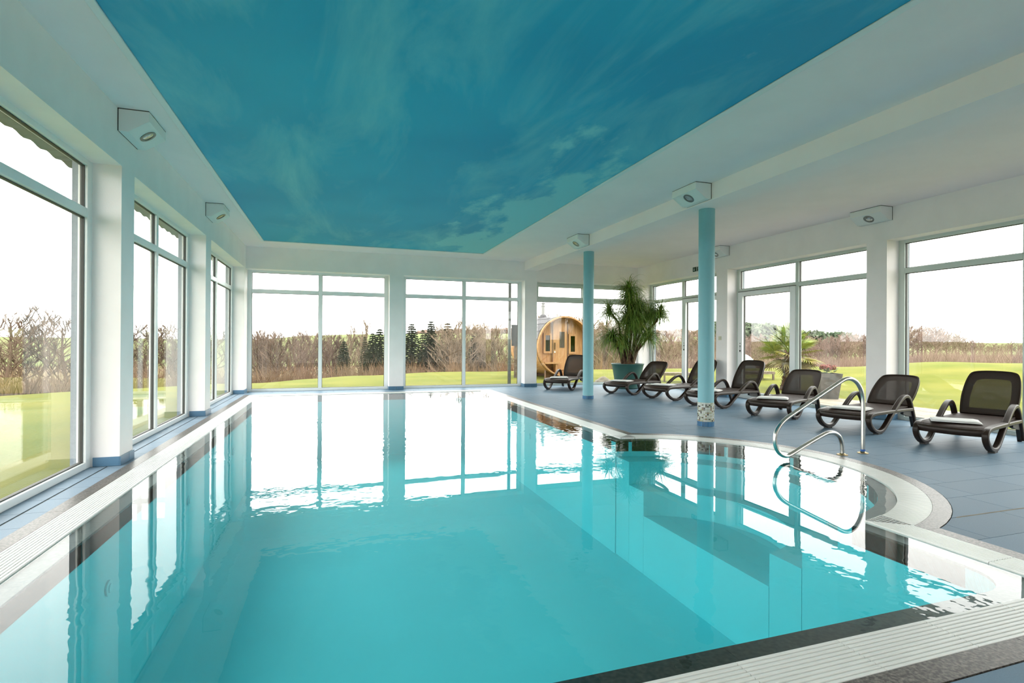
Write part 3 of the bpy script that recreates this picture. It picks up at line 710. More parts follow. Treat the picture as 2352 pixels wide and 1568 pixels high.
wave = [(1.06, .252), (.75, .258), (.4, .262), (.1, .264), (-.10, .262), (-.19, .247), (-.237, .205), (-.228, .155), (-.175, .10), (-.09, .052), (0, .032), (.08, .030), (.15, .045), (.22, .083), (.34, .165), (.50, .275), (.63, .358), (.74, .415), (.83, .44), (.90, .437), (.965, .405), (1.02, .345), (1.075, .25), (1.13, .14), (1.185, .012)]
wave = [tuple(p) for p in catmull([(a, b, 0) for a, b in wave], 4)]; wave = [(p[0], p[1]) for p in wave]
ident = lambda u, v, z: (u, v, z)
ME = {}
def lounger_parts():
    for s in (-1, 1):
        a, b = sorted((s*.275, s*.335))
        ME['side_frame%d' % s] = MB().band(wave, a, b, [.046]*len(wave), ident).mesh('side_frame', PLASTIC)
        for u, w in ((.02, .05),):
            ME['foot%d' % s] = MB().box((u-.055, s*.305-.03, 0), (u+.055, s*.305+.03, .024)).mesh('foot', PADB)
        ME['rear_leg%d' % s] = MB().prism([(1.02, s*.29, .28), (1.10, s*.29, .28), (1.19, s*.29, 0), (1.15, s*.29, 0), (1.08, s*.29, .15), (.92, s*.29, .17), (.80, s*.29, .20), (.80, s*.29, .235)], (0, -.018, 0), (0, .018, 0)).mesh('rear_leg', PADB)
    st = MB(); nu, nv = 26, 12; vs = []
    for lay_, off in ((0, .0), (1, -.022)):
        for i in range(nu+1):
            for j in range(nv+1):
                q = -1+2*j/nv; f = i/nu; us = -.22-.075*(1-q*q); u = us+(1.13-us)*f
                z = .288-.008*(1-q*q)*math.sin(math.pi*min(1, f*1.0))-(.028*(max(0, .12-f)/.12)**2)
                vs.append((u, q*.285, z+off))
    m_ = nv+1; K = (nu+1)*m_
    fs = [(i*m_+j, (i+1)*m_+j, (i+1)*m_+j+1, i*m_+j+1) for i in range(nu) for j in range(nv)]
    fs += [(K+i*m_+j, K+i*m_+j+1, K+(i+1)*m_+j+1, K+(i+1)*m_+j) for i in range(nu) for j in range(nv)]
    for j in range(nv): fs += [(j, j+1, K+j+1, K+j), (nu*m_+j, nu*m_+j+1, K+nu*m_+j+1, K+nu*m_+j)]
    for i in range(nu): fs += [(i*m_, (i+1)*m_, K+(i+1)*m_, K+i*m_), (i*m_+nv, (i+1)*m_+nv, K+(i+1)*m_+nv, K+i*m_+nv)]
    st._add(vs, fs); ME['seat'] = st.mesh('seat', SEATF, True)
    ap = MB(); q_ = 16; top = []
    for j in range(q_+1):
        q = -1+2*j/q_; us = -.225-.075*(1-q*q); top.append((us, q*.30))
    vs = []
    for x, yv in top:
        vs += [(x, yv, .262), (x-.012, yv, .235), (x-.004, yv, .185-.0*abs(yv)), (x+.03, yv, .183), (x+.035, yv, .262)]
    ap._add(vs, [(i*5+j, i*5+5+j, i*5+5+(j+1) % 5, i*5+(j+1) % 5) for i in range(q_) for j in range(5)]+[(0,1,2,3,4), tuple(q_*5+j for j in (4,3,2,1,0))])
    ME['toe_rail'] = ap.mesh('toe_rail', PLASTIC, True)
    # backrest outline in its own plane: x across, y up the slope
    half = [(.262, .0), (.275, .12), (.280, .26), (.270, .42), (.252, .53), (.225, .592), (.17, .618), (.08, .628), (0, .630)]
    half = [(p.x, p.y) for p in catmull([(a, b, 0) for a, b in half], 4)]
    outl = half+[(-a, b) for a, b in half[::-1][1:]]
    inn = [(a*.70, .085+(b-.0)*.70) for a, b in outl]
    bend = lambda b: -.035*(b/.63)**2+.02*(b/.63)
    def bf(mb, A, B, h0, h1):
        n = len(A); vs = []
        for ring, h in ((A, h0), (B, h0), (B, h1), (A, h1)):
            vs += [(a, b, h+bend(b)) for a, b in ring]
        mb._add(vs, [(r*n+i, r*n+(i+1) % n, ((r+1) % 4)*n+(i+1) % n, ((r+1) % 4)*n+i) for r in range(4) for i in range(n)])
    fr = MB(); bf(fr, outl, inn, -.030, -.006); bf(fr, outl, [(a*.93, .02+b*.95) for a, b in outl], -.034, .010); ME['back_frame'] = fr.mesh('back_frame', PLASTIC)
    sl = MB(); n = len(outl); ro_ = [[(a*k, .30+(b-.30)*k) for a, b in outl] for k in (.985, .7, .4, .1)]
    vs = [(a, b, .0+bend(b)-.006*(1-k/3)*0) for k, rr in enumerate(ro_) for a, b in rr]
    sl._add(vs, [(r*n+i, r*n+(i+1) % n, (r+1)*n+(i+1) % n, (r+1)*n+i) for r in range(3) for i in range(n)]+[tuple(3*n+i for i in range(n))]); ME['sling'] = sl.mesh('sling', SLING)
    ME['bar'] = MB().box((1.02, -.28, .225), (1.075, .28, .262)).mesh('cross_bar', PADB)
lounger_parts()
def lounger(x, y, head, ang, label):
    L = tag(empty('sun_lounger', (x, y, 0), math.radians(head)), label, 'sun lounger', 'brown sun loungers on the pool deck')
    for s in (-1, 1):
        o = link('side_frame', ME['side_frame%d' % s], L, bevel=.011); link('foot', ME['foot%d' % s], L); link('rear_leg', ME['rear_leg%d' % s], L)
    link('seat', ME['seat'], L); link('toe_rail', ME['toe_rail'], L); link('cross_bar', ME['bar'], L)
    b = link('back_frame', ME['back_frame'], L)
    a = math.radians(ang)
    # local x -> across (v), local y -> up slope, local z -> normal facing the sitter
    b.matrix_local = Matrix(((0, math.cos(a), -math.sin(a), 1.10), (-1, 0, 0, 0), (0, math.sin(a), math.cos(a), .295), (0, 0, 0, 1)))
    link('sling', ME['sling'], b)
    return L
LG = [(6.60, 4.12, 17, 58, 'brown sun lounger at the right picture edge, nearest the viewer'),
      (6.535, 5.35, 15.8, 41, 'brown sun lounger in front of the white pillar, right behind the handrail'),
      (6.535, 6.68, 26, 41, 'brown sun lounger in front of the grey planter, reclined low'),
      (6.445, 8.115, 15.8, 59, 'brown sun lounger just right of the mosaic column'),
      (6.38, 9.435, 15.5, 56, 'brown sun lounger partly hidden by the mosaic column'),
      (6.12, 10.635, 25, 42, 'brown sun lounger in front of the green plant pot'),
      (5.20, 12.0, 48, 59, 'brown sun lounger standing alone before the barrel sauna')]
TW = ['square folded white towel on the nearest lounger', 'folded white towel on the lounger behind the handrail', 'folded white towel on the lounger before the planter',
      'folded white towel right behind the mosaic column', 'folded white towel on the lounger left of the mosaic column', 'folded white towel on the lounger before the plant pot', 'folded white towel on the lone lounger before the sauna']
def towel_mesh():
    t = MB(); nx, ny = 14, 10
    for lay_, (z0, sx, sy, dx) in enumerate(((0, 1, 1, 0), (.013, .97, .96, .006))):
        vs = []
        for k in (0, 1):
            for i in range(nx+1):
                for j in range(ny+1):
                    a, b = i/nx-.5, j/ny-.5; e = min(1, 8*min(.5-abs(a), .5-abs(b))+.25)
                    z = z0+(.0005 if k == 0 else .012*e)+.004*math.sin(6*a+2*b+lay_)*(.5+a)
                    vs.append((a*.36*sx+dx, b*.44*sy, z+.006))
        m_ = ny+1; K = (nx+1)*m_
        fs = [(K+i*m_+j, K+(i+1)*m_+j, K+(i+1)*m_+j+1, K+i*m_+j+1) for i in range(nx) for j in range(ny)]+[(i*m_+j, i*m_+j+1, (i+1)*m_+j+1, (i+1)*m_+j) for i in range(nx) for j in range(ny)]
        for j in range(ny): fs += [(j, j+1, K+j+1, K+j), (nx*m_+j, nx*m_+j+1, K+nx*m_+j+1, K+nx*m_+j)]
        for i in range(nx): fs += [(i*m_, (i+1)*m_, K+(i+1)*m_, K+i*m_), (i*m_+ny, (i+1)*m_+ny, K+(i+1)*m_+ny, K+i*m_+ny)]
        t._add(vs, fs)
    return t.mesh('folded_towel', TOWEL, True)
TM = towel_mesh()
for (x, y, h, a, lb), tl in zip(LG, TW):
    L = lounger(x, y, h, a, lb)
    o = link('folded_towel', TM); tag(o, tl, 'towel', 'folded towels on the loungers')
    hr_ = math.radians(h); u, v = .02, .02
    o.location = (x+u*math.cos(hr_)-v*math.sin(hr_), y+u*math.sin(hr_)+v*math.cos(hr_), .291); o.rotation_euler = (0, math.radians(1), hr_+math.radians(random.uniform(8, 22)))
#PART2
# ------------------------------------------------------------------ potted plant
def ribbon(mb, base, d, L, w, droop, seg=7, col=None):
    """arching strap leaf with a shallow fold"""
    mb.col = col; p = Vector(base); d = Vector(d).normalized(); st = L/seg; vs = []
    for i in range(seg+1):
        side = d.cross(Vector((0, 0, 1)))
        side = side.normalized() if side.length > .05 else Vector((1, 0, 0))
        ww = w*(1-.9*(i/seg)**2); vs += [p-side*ww, p+Vector((0, 0, -ww*.5)), p+side*ww]
        d = (d+Vector((0, 0, -droop*(.4+i/seg)))).normalized(); p = p+d*st
    mb._add(vs, [(i*3+j, i*3+j+1, i*3+4+j, i*3+3+j) for i in range(seg) for j in (0, 1)])
pp = CAM+ray(1452, 891)*(1.15/-ray(1452, 891).z)
pp = Vector((7.10, 12.05, 0))
plant = tag(empty('potted_palm', pp), 'tall ponytail palm with drooping strap leaves in a green pot', 'plant')
pot = MB().lathe([(.27, 0), (.30, .02), (.37, .45), (.40, .60), (.415, .615), (.415, .63), (.385, .63), (.375, .58), (.0, .575)], 44, close=False)
autosmooth(pot.build('pot', POT, plant)); MB().lathe([(.376, .57), (.36, .59), (.2, .60), (.0, .60)], 32, close=False).build('soil', SOIL, plant)
rnd = random.Random(3); Rv = RGT.copy(); Rv.z = 0; Rv.normalize(); Fv = FWD.copy(); Fv.z = 0; Fv.normalize()
def pl(a, z, b=0): return tuple(Rv*a+Fv*b+Vector((0, 0, z)))
stems = [  # (path across/height/depth, radius)
    ([(-.05, .6, 0), (-.04, 1.1, .02), (.0, 1.7, .03), (.05, 2.2, .02), (.02, 2.52, 0)], .05), ([(.08, .6, .05), (.16, 1.0, .05), (.22, 1.5, .08), (.26, 1.9, .1), (.30, 2.15, .1)], .045),
    ([(.12, .6, -.03), (.24, 1.0, -.05), (.42, 1.4, -.08), (.68, 1.68, -.1), (.80, 1.95, -.1)], .035), ([(.1, .6, -.08), (.18, .9, -.12), (.36, 1.15, -.2), (.48, 1.38, -.22)], .028),
    ([(-.12, .6, .0), (-.2, .9, -.05), (-.32, 1.15, -.08), (-.42, 1.35, -.1)], .035), ([(-.1, .6, .06), (-.16, 1.0, .08), (-.2, 1.6, .1), (-.36, 1.85, .1), (-.46, 2.0, .1)], .03),
    ([(-.02, .6, -.1), (.02, 1.0, -.14), (.06, 1.5, -.15), (.1, 1.75, -.15)], .035), ([(.06, .6, -.02), (.3, 1.3, .12), (.52, 1.75, .16), (.58, 1.9, .16)], .03), ([(-.06, .6, -.06), (-.16, .95, -.12), (-.18, 1.2, -.14)], .028)]
sb = MB(); tips = []
for path, r in stems:
    c = catmull([pl(*q) for q in path], 5); n = len(c); sb.tube(c, [r*(1.35-.75*i/(n-1)) for i in range(n)], 8); tips.append((Vector(c[-1]), r, len(path)))
    if r > .04:
        for k in (.55, .75): tips.append((Vector(c[int(k*n)]), r*.8, 3))
for k in range(6):
    a = k*1.05; sb.tube([pl(.1*math.cos(a), .58, .1*math.sin(a)), pl(.06*math.cos(a), .72, .06*math.sin(a))], [.085, .04], 8)
sb.build('stem', BARK, plant, smooth=True)
lf = MB()
for tip, r, q in tips:
    nl = 310 if r > .033 else 240
    for i in range(nl):
        a = rnd.uniform(0, 2*math.pi); el = rnd.uniform(-.1, 1.3); d = Vector((math.cos(a)*math.cos(el), math.sin(a)*math.cos(el), math.sin(el)))
        g = rnd.uniform(.55, 1.35); yl = rnd.random(); col = (.145*g+(.08 if yl > .85 else 0), .255*g, .036*g)
        ribbon(lf, tip+Vector((rnd.gauss(0, .02), rnd.gauss(0, .02), rnd.uniform(-.16, .02))), d, rnd.uniform(.35, .72), rnd.uniform(.005, .0105), rnd.uniform(.28, .55), 7, col)
    for i in range(10):
        a = rnd.uniform(0, 2*math.pi); ribbon(lf, tip, Vector((math.cos(a)*.55, math.sin(a)*.55, 1)), rnd.uniform(.25, .5), .005, rnd.uniform(.03, .14), 6, (.07, .13, .03))
fo = lf.build('foliage', LEAF, plant, fix=False); fo['kind'] = 'stuff'
# ------------------------------------------------------------------ terrain outside
def lerpk(keys, a):
    if a <= keys[0][0]: return keys[0][1:]
    for k, q in zip(keys, keys[1:]):
        if a <= q[0]:
            t = (a-k[0])/(q[0]-k[0]); t = t*t*(3-2*t)
            return tuple(x+(y-x)*t for x, y in zip(k[1:], q[1:]))
    return keys[-1][1:]
# azimuth: lawn edge radius, lawn edge height, valley height, hill height
TK = [(-180, 20, -.1, -1, 3), (-60, 17, -.15, -2.2, 2.5), (-25, 17, -.15, -2.4, 2.0), (-7.6, 18.3, -.15, -3, 1.6), (-2, 19.5, -.12, -3, 3.8), (2.5, 21, -.12, -3, 4.6), (15, 23, -.1, -3, 5.4), (28.6, 25, -.06, -2.2, 5), (40, 26, .05, -1.2, 4), (48.8, 26, .20, -.8, 3), (58, 26, .52, -.2, 2), (70, 26, .55, 0, 2), (110, 24, .2, -.5, 2), (180, 20, -.1, -1, 3)]
GZ = -.10
def hole(az):
    s_, c_ = math.sin(az), math.cos(az); t = 1e9
    if s_ > 1e-6: t = min(t, XRE/s_)
    if s_ < -1e-6: t = min(t, XLE/s_)
    if c_ > 1e-6: t = min(t, YBE/c_)
    if c_ < -1e-6: t = min(t, (YF-.3)/c_)
    return t
def ground(x, y):
    az = math.degrees(math.atan2(x, y)); r = math.hypot(x, y); rc, zc, zv, zh = lerpk(TK, az); r0 = hole(math.radians(az))
    def sm(t): t = max(0, min(1, t)); return t*t*(3-2*t)
    if r <= rc:
        k = max(0, min(1, (r-r0)/max(rc-r0, .1))); bank = sm((k-.45)/.45) if zc > 0 else k*k
        return GZ+(zc-GZ)*bank
    if r <= rc+16: return zc+(zv-zc)*sm((r-rc+1.5)/17.5) - (zv-zc)*sm(1.5/17.5)*(1-(r-rc)/16)
    if r <= 95: return zv
    if r <= 260: return zv+(zh-zv)*sm((r-95)/165)
    return zh
def terrain(name, rings, m, label):
    NA = 360; vs = []; nr = None; hid = []
    for i in range(NA):
        az = 2*math.pi*i/NA-math.pi; rc = lerpk(TK, math.degrees(az))[0]; rr = rings(hole(az), rc); nr = len(rr)
        for r in rr:
            x, y = r*math.sin(az), r*math.cos(az); z = ground(x, y); vs.append((x, y, z+(.02*math.sin(x*1.3)*math.sin(y*1.1) if r > hole(az)+1 else 0)))
    fs = [(i*nr+j, ((i+1) % NA)*nr+j, ((i+1) % NA)*nr+j+1, i*nr+j+1) for i in range(NA) for j in range(nr-1)]
    mb = MB(); mb._add(vs, fs); o = mb.build(name, m, smooth=True, fix=False)
    return struct(o, label)
terrain('lawn', lambda r0, rc: [r0-.02]+[r0+(rc-r0)*k/16 for k in range(1, 17)]+[rc+1.2, rc+2.2], GRASS, 'bright green lawn round the pool hall')
terrain('scrub_ground', lambda r0, rc: [rc+2.2, rc+5, rc+8, rc+12, rc+16, 60, 80, 95], SCRUBG, 'brown scrubby hollow beyond the lawn')
terrain('hill_field', lambda r0, rc: [95, 110, 125, 145, 165, 185, 205, 230, 260, 400, 900], FIELD, 'pale green hillside fields in the distance')
def spot(px, depth):
    d = ray(px, 784); p = CAM+d*depth; return Vector((p.x, p.y, ground(p.x, p.y)))
def ztop(px, py, depth): return (CAM+ray(px, py)*depth).z
# ------------------------------------------------------------------ trees
def bare_mesh(seed, m, spread=1.0, upright=.35, nb=16, ns=6, nt=5, slim=1.0, low=.18):
    R_ = random.Random(seed); mb = MB(); H = 6.0
    def limb(p, d, L, r, seg, k, up):
        pts = [p]; q = Vector(p); d = Vector(d)
        for i in range(seg):
            d = (d+Vector((R_.gauss(0, .16), R_.gauss(0, .16), R_.gauss(0, .1)+up))).normalized(); q = q+d*(L/seg); pts.append(q.copy())
        mb.tube(pts, [r*(1-.75*i/seg) for i in range(seg+1)], k, caps=False); return pts
    tr_ = limb(Vector((0, 0, -.3)), Vector((0, 0, 1)), H*.9, .085*slim, 7, 5, .3)
    def along(pts, f): i = min(int(f*(len(pts)-1)), len(pts)-2); return pts[i].lerp(pts[i+1], f*(len(pts)-1)-i)
    for b in range(nb):
        f = low+(.97-low)*(b+R_.random())/nb; a = b*2.4+R_.uniform(-.4, .4); p = along(tr_, f); L = H*(.20+.42*(1-f))*spread*R_.uniform(.75, 1.15)
        b1 = limb(p, Vector((math.cos(a), math.sin(a), upright+R_.uniform(.1, .5))), L, .034*slim*(1.3-f), 4, 4, .10)
        for s_ in range(ns):
            f2 = .25+.72*(s_+R_.random())/ns; a2 = R_.uniform(0, 6.28); dd = (b1[-1]-b1[0]).normalized()+Vector((math.cos(a2), math.sin(a2), R_.uniform(0, .9)))*.75
            b2 = limb(along(b1, f2), dd, L*R_.uniform(.3, .5), .021*slim, 2, 3, .08)
            for t_2 in range(nt):
                a3 = R_.uniform(0, 6.28); dd3 = (b2[-1]-b2[0]).normalized()+Vector((math.cos(a3), math.sin(a3), R_.uniform(0, .8)))*.7
                limb(along(b2, R_.uniform(.2, 1)), dd3, L*R_.uniform(.16, .32), .013*slim, 1, 3, 0)
    me = mb.mesh('bare_tree', m, fix=False); zt = max(v[2] for v in mb.v); return me, zt
BT = [bare_mesh(1, TWIG, slim=1.5, nb=18), bare_mesh(2, TWIG, spread=.75, upright=.7, nb=20, slim=1.6), bare_mesh(3, TWIG, spread=1.15, low=.28, slim=1.5, nb=18),
      bare_mesh(4, TWIGP, spread=.9, nb=22, ns=7, low=.08, slim=1.5), bare_mesh(5, TWIGP, spread=.5, upright=1.1, nb=22, slim=1.5),
      bare_mesh(6, TWIGR, spread=.8, upright=.8, nb=20, low=.12, slim=2.1), bare_mesh(7, TWIGR, spread=1.0, nb=20, low=.1, slim=2.1)]
tr2 = random.Random(11)
def plant_tree(px, py, depth, i, label, group, sx=1.0):
    p = spot(px, depth); me, zt = BT[i]; h = ztop(px, py, depth)-p.z; s_ = h/zt
    o = link('bare_tree', me); o.location = p; o.scale = (s_*sx, s_*sx, s_); o.rotation_euler = (0, 0, tr2.uniform(0, 6.28)); tag(o, label, 'tree', group); return o
for px, py, dp, i, lb in ((18, 690, 19, 0, 'bare spreading tree at the left edge of the nearest left window'), (95, 705, 22, 2, 'bare tree in the middle of the nearest left window'), (150, 700, 20, 0, 'bare forked tree at the right of the nearest left window')):
    plant_tree(px, py, dp, i, lb, None, 1.25)
for px, py, dp, i in ((325, 728, 30, 2), (352, 735, 33, 0), (398, 724, 28, 0), (425, 735, 33, 2), (492, 740, 34, 0), (-40, 700, 26, 2)):
    plant_tree(px, py, dp, i, 'bare tree of the hedge seen through the farther left windows', 'bare trees beyond the left lawn', 1.2)
for k in range(13):
    px = 572+k*13.5+tr2.uniform(-5, 5); plant_tree(px, 757-8*tr2.random()-(4 if k > 15 else 0), 40+tr2.uniform(-6, 10), tr2.choice((0, 1, 2, 1)), 'slim bare tree of the dense row behind the left back window', 'bare tree row in the left back window', .9)
for px, py, lb in ((790, 741, 'tall bare poplar left of the taller one in the left back window'), (816, 728, 'tallest bare poplar in the left back window')):
    plant_tree(px, py, 45, 4, lb, None, .7)
for px in (762, 775, 806, 832):
    plant_tree(px, 764+tr2.uniform(-4, 6), 48, 1, 'small bare tree between the poplars and the dark spruces', 'small bare trees near the poplars')
for k in range(11):
    px = 1012+k*16.5+tr2.uniform(-4, 4); plant_tree(px, 738+tr2.uniform(-14, 14), 36+tr2.uniform(-4, 8), tr2.choice((3, 4, 3)), 'pale bare tree behind the middle back window', 'pale bare trees in the middle back window', .9)
for k in range(26):
    px = 1228+k*9.0+tr2.uniform(-4, 4); plant_tree(px, 716+k*.9+tr2.uniform(-9, 9), 33+tr2.uniform(-4, 7), tr2.choice((3, 3, 4)), 'pale bare tree of the thicket behind sauna and plant', 'pale thicket trees behind the sauna', .95)
for k in range(20):
    px = 1470+k*11+tr2.uniform(-5, 5); plant_tree(px, 757+tr2.uniform(-8, 10), 52+tr2.uniform(-6, 10), tr2.choice((5, 6, 3)), 'bare tree of the wood seen behind the far garden door', 'wood behind the far garden door')
for k in range(44):
    px = 1690+k*7.2+tr2.uniform(-4, 4); plant_tree(px, 771+tr2.uniform(-9, 10)-(6 if px > 1900 else 0), 58+tr2.uniform(-8, 12), tr2.choice((5, 6, 5, 6)), 'reddish bare tree of the wood behind the small palm tree', 'reddish wood behind the palm')
for k in range(34):
    px = 2040+k*9.6+tr2.uniform(-4, 4); py = 742+max(0, px-2120)*.24 if px < 2250 else 785
    plant_tree(px, py+tr2.uniform(-6, 10), 66+tr2.uniform(-6, 10), tr2.choice((5, 6, 3)), 'bare tree of the wood edge behind the large right window', 'wood edge in the large right window', 1.1)
for px in (2292, 2306, 2322): plant_tree(px, 795, 110, 2, 'small dark far tree on the skyline of the right window', 'far skyline trees', 1.3)
# spruces
def spruce_mesh(seed, m, wid=1.0, dens=36):
    R_ = random.Random(seed); mb = MB(); H = 6.0
    mb.tube([(0, 0, -.3), (0, 0, H*.6), (0, 0, H)], [.12, .07, .008], 6)
    for k in range(dens):
        f = (k+.3)/dens; z = .25+(H-.35)*f; L = (1.35*(1-f)**.85+.07)*wid
        for j in range(9):
            a = j*.698+k*.9+R_.uniform(-.25, .25); l_ = L*R_.uniform(.72, 1.12); ca, sa = math.cos(a), math.sin(a)
            pts = [Vector((ca*l_*t, sa*l_*t, z-.32*l_*t*t+.05*l_*t+R_.uniform(-.03, .03))) for t in (0, .35, .7, 1)]
            mb.tube(pts, [.018, .014, .009, .003], 3, caps=False)
            for t in range(13):
                q = .12+.88*(t+R_.random())/13; p = pts[min(int(q*3), 2)].lerp(pts[min(int(q*3)+1, 3)], q*3-min(int(q*3), 2)); sd = R_.choice((-1, 1)); wl_ = .26*l_*(1.15-q)+.07
                tip = p+Vector((ca*.5-sa*sd, sa*.5+ca*sd, -.35)).normalized()*wl_
                e = Vector((ca, sa, .2))*.07
                mb._add([p-e, p+e, tip, p+Vector((0, 0, -.07))], [(0, 1, 2), (0, 3, 2), (1, 3, 2)])
    me = mb.mesh('spruce_tree', m, fix=False); return me, H
SPM = [spruce_mesh(1, SPRUCE, 1.15), spruce_mesh(2, SPRUCE, 1.7, 32), spruce_mesh(3, SPRUCEP, 1.15, 30)]
for px, py, dp, i, sx, lb in ((945, 738, 33, 0, 1.15, 'dark spruce tree left of its twin in the middle back window'), (990, 732, 34, 0, 1.0, 'dark pointed spruce tree, tallest in the middle back window'), (971, 752, 36, 2, .7, 'small grey green spruce between two taller dark spruces'),
                          (872, 750, 32, 1, .85, 'broad dark spruce cut by the right edge of the left back window'), (856, 760, 31, 1, .75, 'dark bushy spruce left of the broad one by the pillar'), (838, 768, 35, 2, .7, 'slim grey green spruce left of the dark spruces'),
                          (790, 779, 30, 1, .72, 'round dark evergreen low in the left back window'), (1028, 736, 36, 2, 1.3, 'pale brownish spruce left of the mullion in the middle back window'), (1088, 766, 34, 2, 1.0, 'half dead spruce right of the mullion in the middle back window')):
    p = spot(px, dp); me, zt = SPM[i]; s_ = (ztop(px, py, dp)-p.z)/zt
    o = link('spruce_tree', me); o.location = p; o.scale = (s_*sx, s_*sx, s_); o.rotation_euler = (0, 0, px); tag(o, lb, 'tree', 'spruces beyond the lawn')
# far wooded ridges
def ridge(name, spec, m, label):
    R_ = random.Random(5); mb = MB()
    for px0, px1, y0, y1, dp, n in spec:
        for k in range(n):
            px = px0+(px1-px0)*(k+R_.random())/n; py = y0+(y1-y0)*(px-px0)/(px1-px0)+R_.uniform(-3, 6); d = dp*R_.uniform(.95, 1.1); p = spot(px, d); zt = ztop(px, py, d); h = max(zt-p.z, 1)
            w = max(h*.22, dp*.012)
            for q in range(120):
                a = R_.uniform(0, 6.28); f = R_.random()**.6; r = w*math.sqrt(max(0, 1-(2*f-1)**2))*R_.uniform(.5, 1.1); c = Vector((p.x+r*math.cos(a), p.y+r*math.sin(a), zt-h*.62*(1-f)))
                e = w*.34; v = [c+Vector((R_.gauss(0, e), R_.gauss(0, e), R_.gauss(0, e*.8))) for _ in range(3)]
                mb._add(v, [(0, 1, 2)])
            mb.tube([p, (p.x, p.y, zt-h*.3)], w*.08, 4, caps=False)
    o = mb.build(name, m, fix=False); return tag(o, label, 'forest', kind='stuff')
ridge('pine_forest', [(1640, 1790, 741, 748, 92, 24), (1780, 1960, 757, 768, 88, 24)], PINE, 'green pine forest on the rise behind the small palm')
ridge('far_woodland', [(960, 1240, 766, 758, 275, 60), (1240, 1660, 762, 766, 275, 60)], TWIGR, 'hazy brown woodland along the far hill crest')
# scrub thicket
def thicket(name, m, specs, label):
    R_ = random.Random(9); mb = MB()
    for px0, px1, d0, d1, n, h0, h1 in specs:
        for k in range(n):
            px = R_.uniform(px0, px1); rc = 0; dp = R_.uniform(d0, d1); d = ray(px, 784); hx = math.hypot(d.x, d.y); az = math.degrees(math.atan2(d.x, d.y)); r = lerpk(TK, az)[0]+dp
            p = Vector((d.x/hx*r, d.y/hx*r, 0)); p.z = ground(p.x, p.y)-.05; h = R_.uniform(h0, h1)
            for j in range(5):
                q = p+Vector((R_.gauss(0, .12), R_.gauss(0, .12), 0)); t = q+Vector((R_.gauss(0, .28), R_.gauss(0, .28), 1))*h*R_.uniform(.6, 1.1); w = .014
                mb._add([q+Vector((w, 0, 0)), q+Vector((-w*.5, w, 0)), q+Vector((-w*.5, -w, 0)), t], [(0, 1, 3), (1, 2, 3), (2, 0, 3)])
    return tag(mb.build(name, m, fix=False), label, 'scrub', kind='stuff')
thicket('scrub_thicket', SCRUB, [(-60, 560, 2.0, 14, 1300, .4, 1.2), (560, 900, 1.8, 12, 1400, .35, 1.1), (880, 1450, 1.6, 12, 1100, .5, 1.2)], 'russet brown scrub along the far lawn edge')
thicket('brushwood', TWIGR, [(1440, 1720, 3, 24, 1200, .4, 1.4), (1680, 2360, 8, 36, 2000, .4, 1.4)], 'reddish brushwood at the foot of the right hand wood')
#PART3
# ------------------------------------------------------------------ barrel sauna
sc_ = CAM+ray(1299, 792)*18.3; gz = ground(sc_.x, sc_.y)
axis = (Fv*math.cos(math.radians(22))-Rv*math.sin(math.radians(22))); rz = math.atan2(-axis.x, axis.y)
sau = tag(empty('barrel_sauna', (sc_.x, sc_.y, gz), rz), 'round wooden barrel sauna with chimney behind the back window', 'sauna')
RB, LB, CZ = 1.03, 2.5, 1.03-gz+.0
NS = 44; me = None
a_ = math.pi/NS*.97
sv = MB(); sv._add([(r*math.sin(t), y, r*math.cos(t)) for y in (0, LB) for r, t in ((RB-.045, -a_), (RB-.045, a_), (RB, a_), (RB, -a_))], [(0,1,2,3),(7,6,5,4),(0,4,5,1),(1,5,6,2),(2,6,7,3),(3,7,4,0)])
me = sv.mesh('stave', PINEW)
for k in range(NS):
    o = link('stave', me, sau); o.location = (0, 0, CZ); o.rotation_euler = (0, 2*math.pi*k/NS, 0)
def disk_planks(y, name, m, w=.14, th=.03):
    x = -RB+.05
    while x < RB-.06:
        x1 = min(x+w, RB-.05); xm = max(abs(x), abs(x1)); h0 = math.sqrt(max((RB-.046)**2-x**2, .0004)); h1 = math.sqrt(max((RB-.046)**2-x1**2, .0004))
        MB().prism([(x+.003, y, CZ-h0), (x1-.003, y, CZ-h1), (x1-.003, y, CZ+h1), (x+.003, y, CZ+h0)], (0, 0, 0), (0, th, 0)).build(name, m, sau); x = x1
disk_planks(.34, 'wall_plank', PINEW); disk_planks(LB-.1, 'wall_plank', PINEW, .2)
def framed(nm, x, z, w, h, fw=.07):
    f = MB()
    for a, b in (((x-w/2-fw, z-h/2-fw), (x-w/2, z+h/2+fw)), ((x+w/2, z-h/2-fw), (x+w/2+fw, z+h/2+fw)), ((x-w/2, z-h/2-fw), (x+w/2, z-h/2)), ((x-w/2, z+h/2), (x+w/2, z+h/2+fw))):
        f.box((a[0], .29, a[1]), (b[0], .34, b[1]))
    o = f.build(nm, PINEW, sau); MB().box((x-w/2, .31, z-h/2), (x+w/2, .325, z+h/2)).build('pane', SAUNAGLASS, o); MB().box((x-w/2, .328, z-h/2), (x+w/2, .338, z+h/2)).build('dark_backing', PANELS, o); return o  # unlit interior put into the colour of a sheet behind the glass
PANELS = mat('dark_sauna_interior', (.045, .035, .02), .7)
framed('window_frame', -.53, CZ+.10, .17, .55); framed('window_frame', .44, CZ+.08, .17, .55)
dr_ = MB().box((-.33, .30, CZ-.82), (.22, .336, CZ+.80)).build('door', PINEW, sau)
dp = MB().box((.02-.09, .285, CZ-.05), (.02+.09, .298, CZ+.5)); dp.build('pane', PANELS, dr_)
for x in (-.345, .235): MB().box((x-.02, .285, CZ-.82), (x+.02, .30, CZ+.84)).build('door_jamb', PINED, dr_)
MB().box((-.275, .24, CZ-.12), (-.255, .29, CZ+.12)).build('door_handle', PINED, dr_)
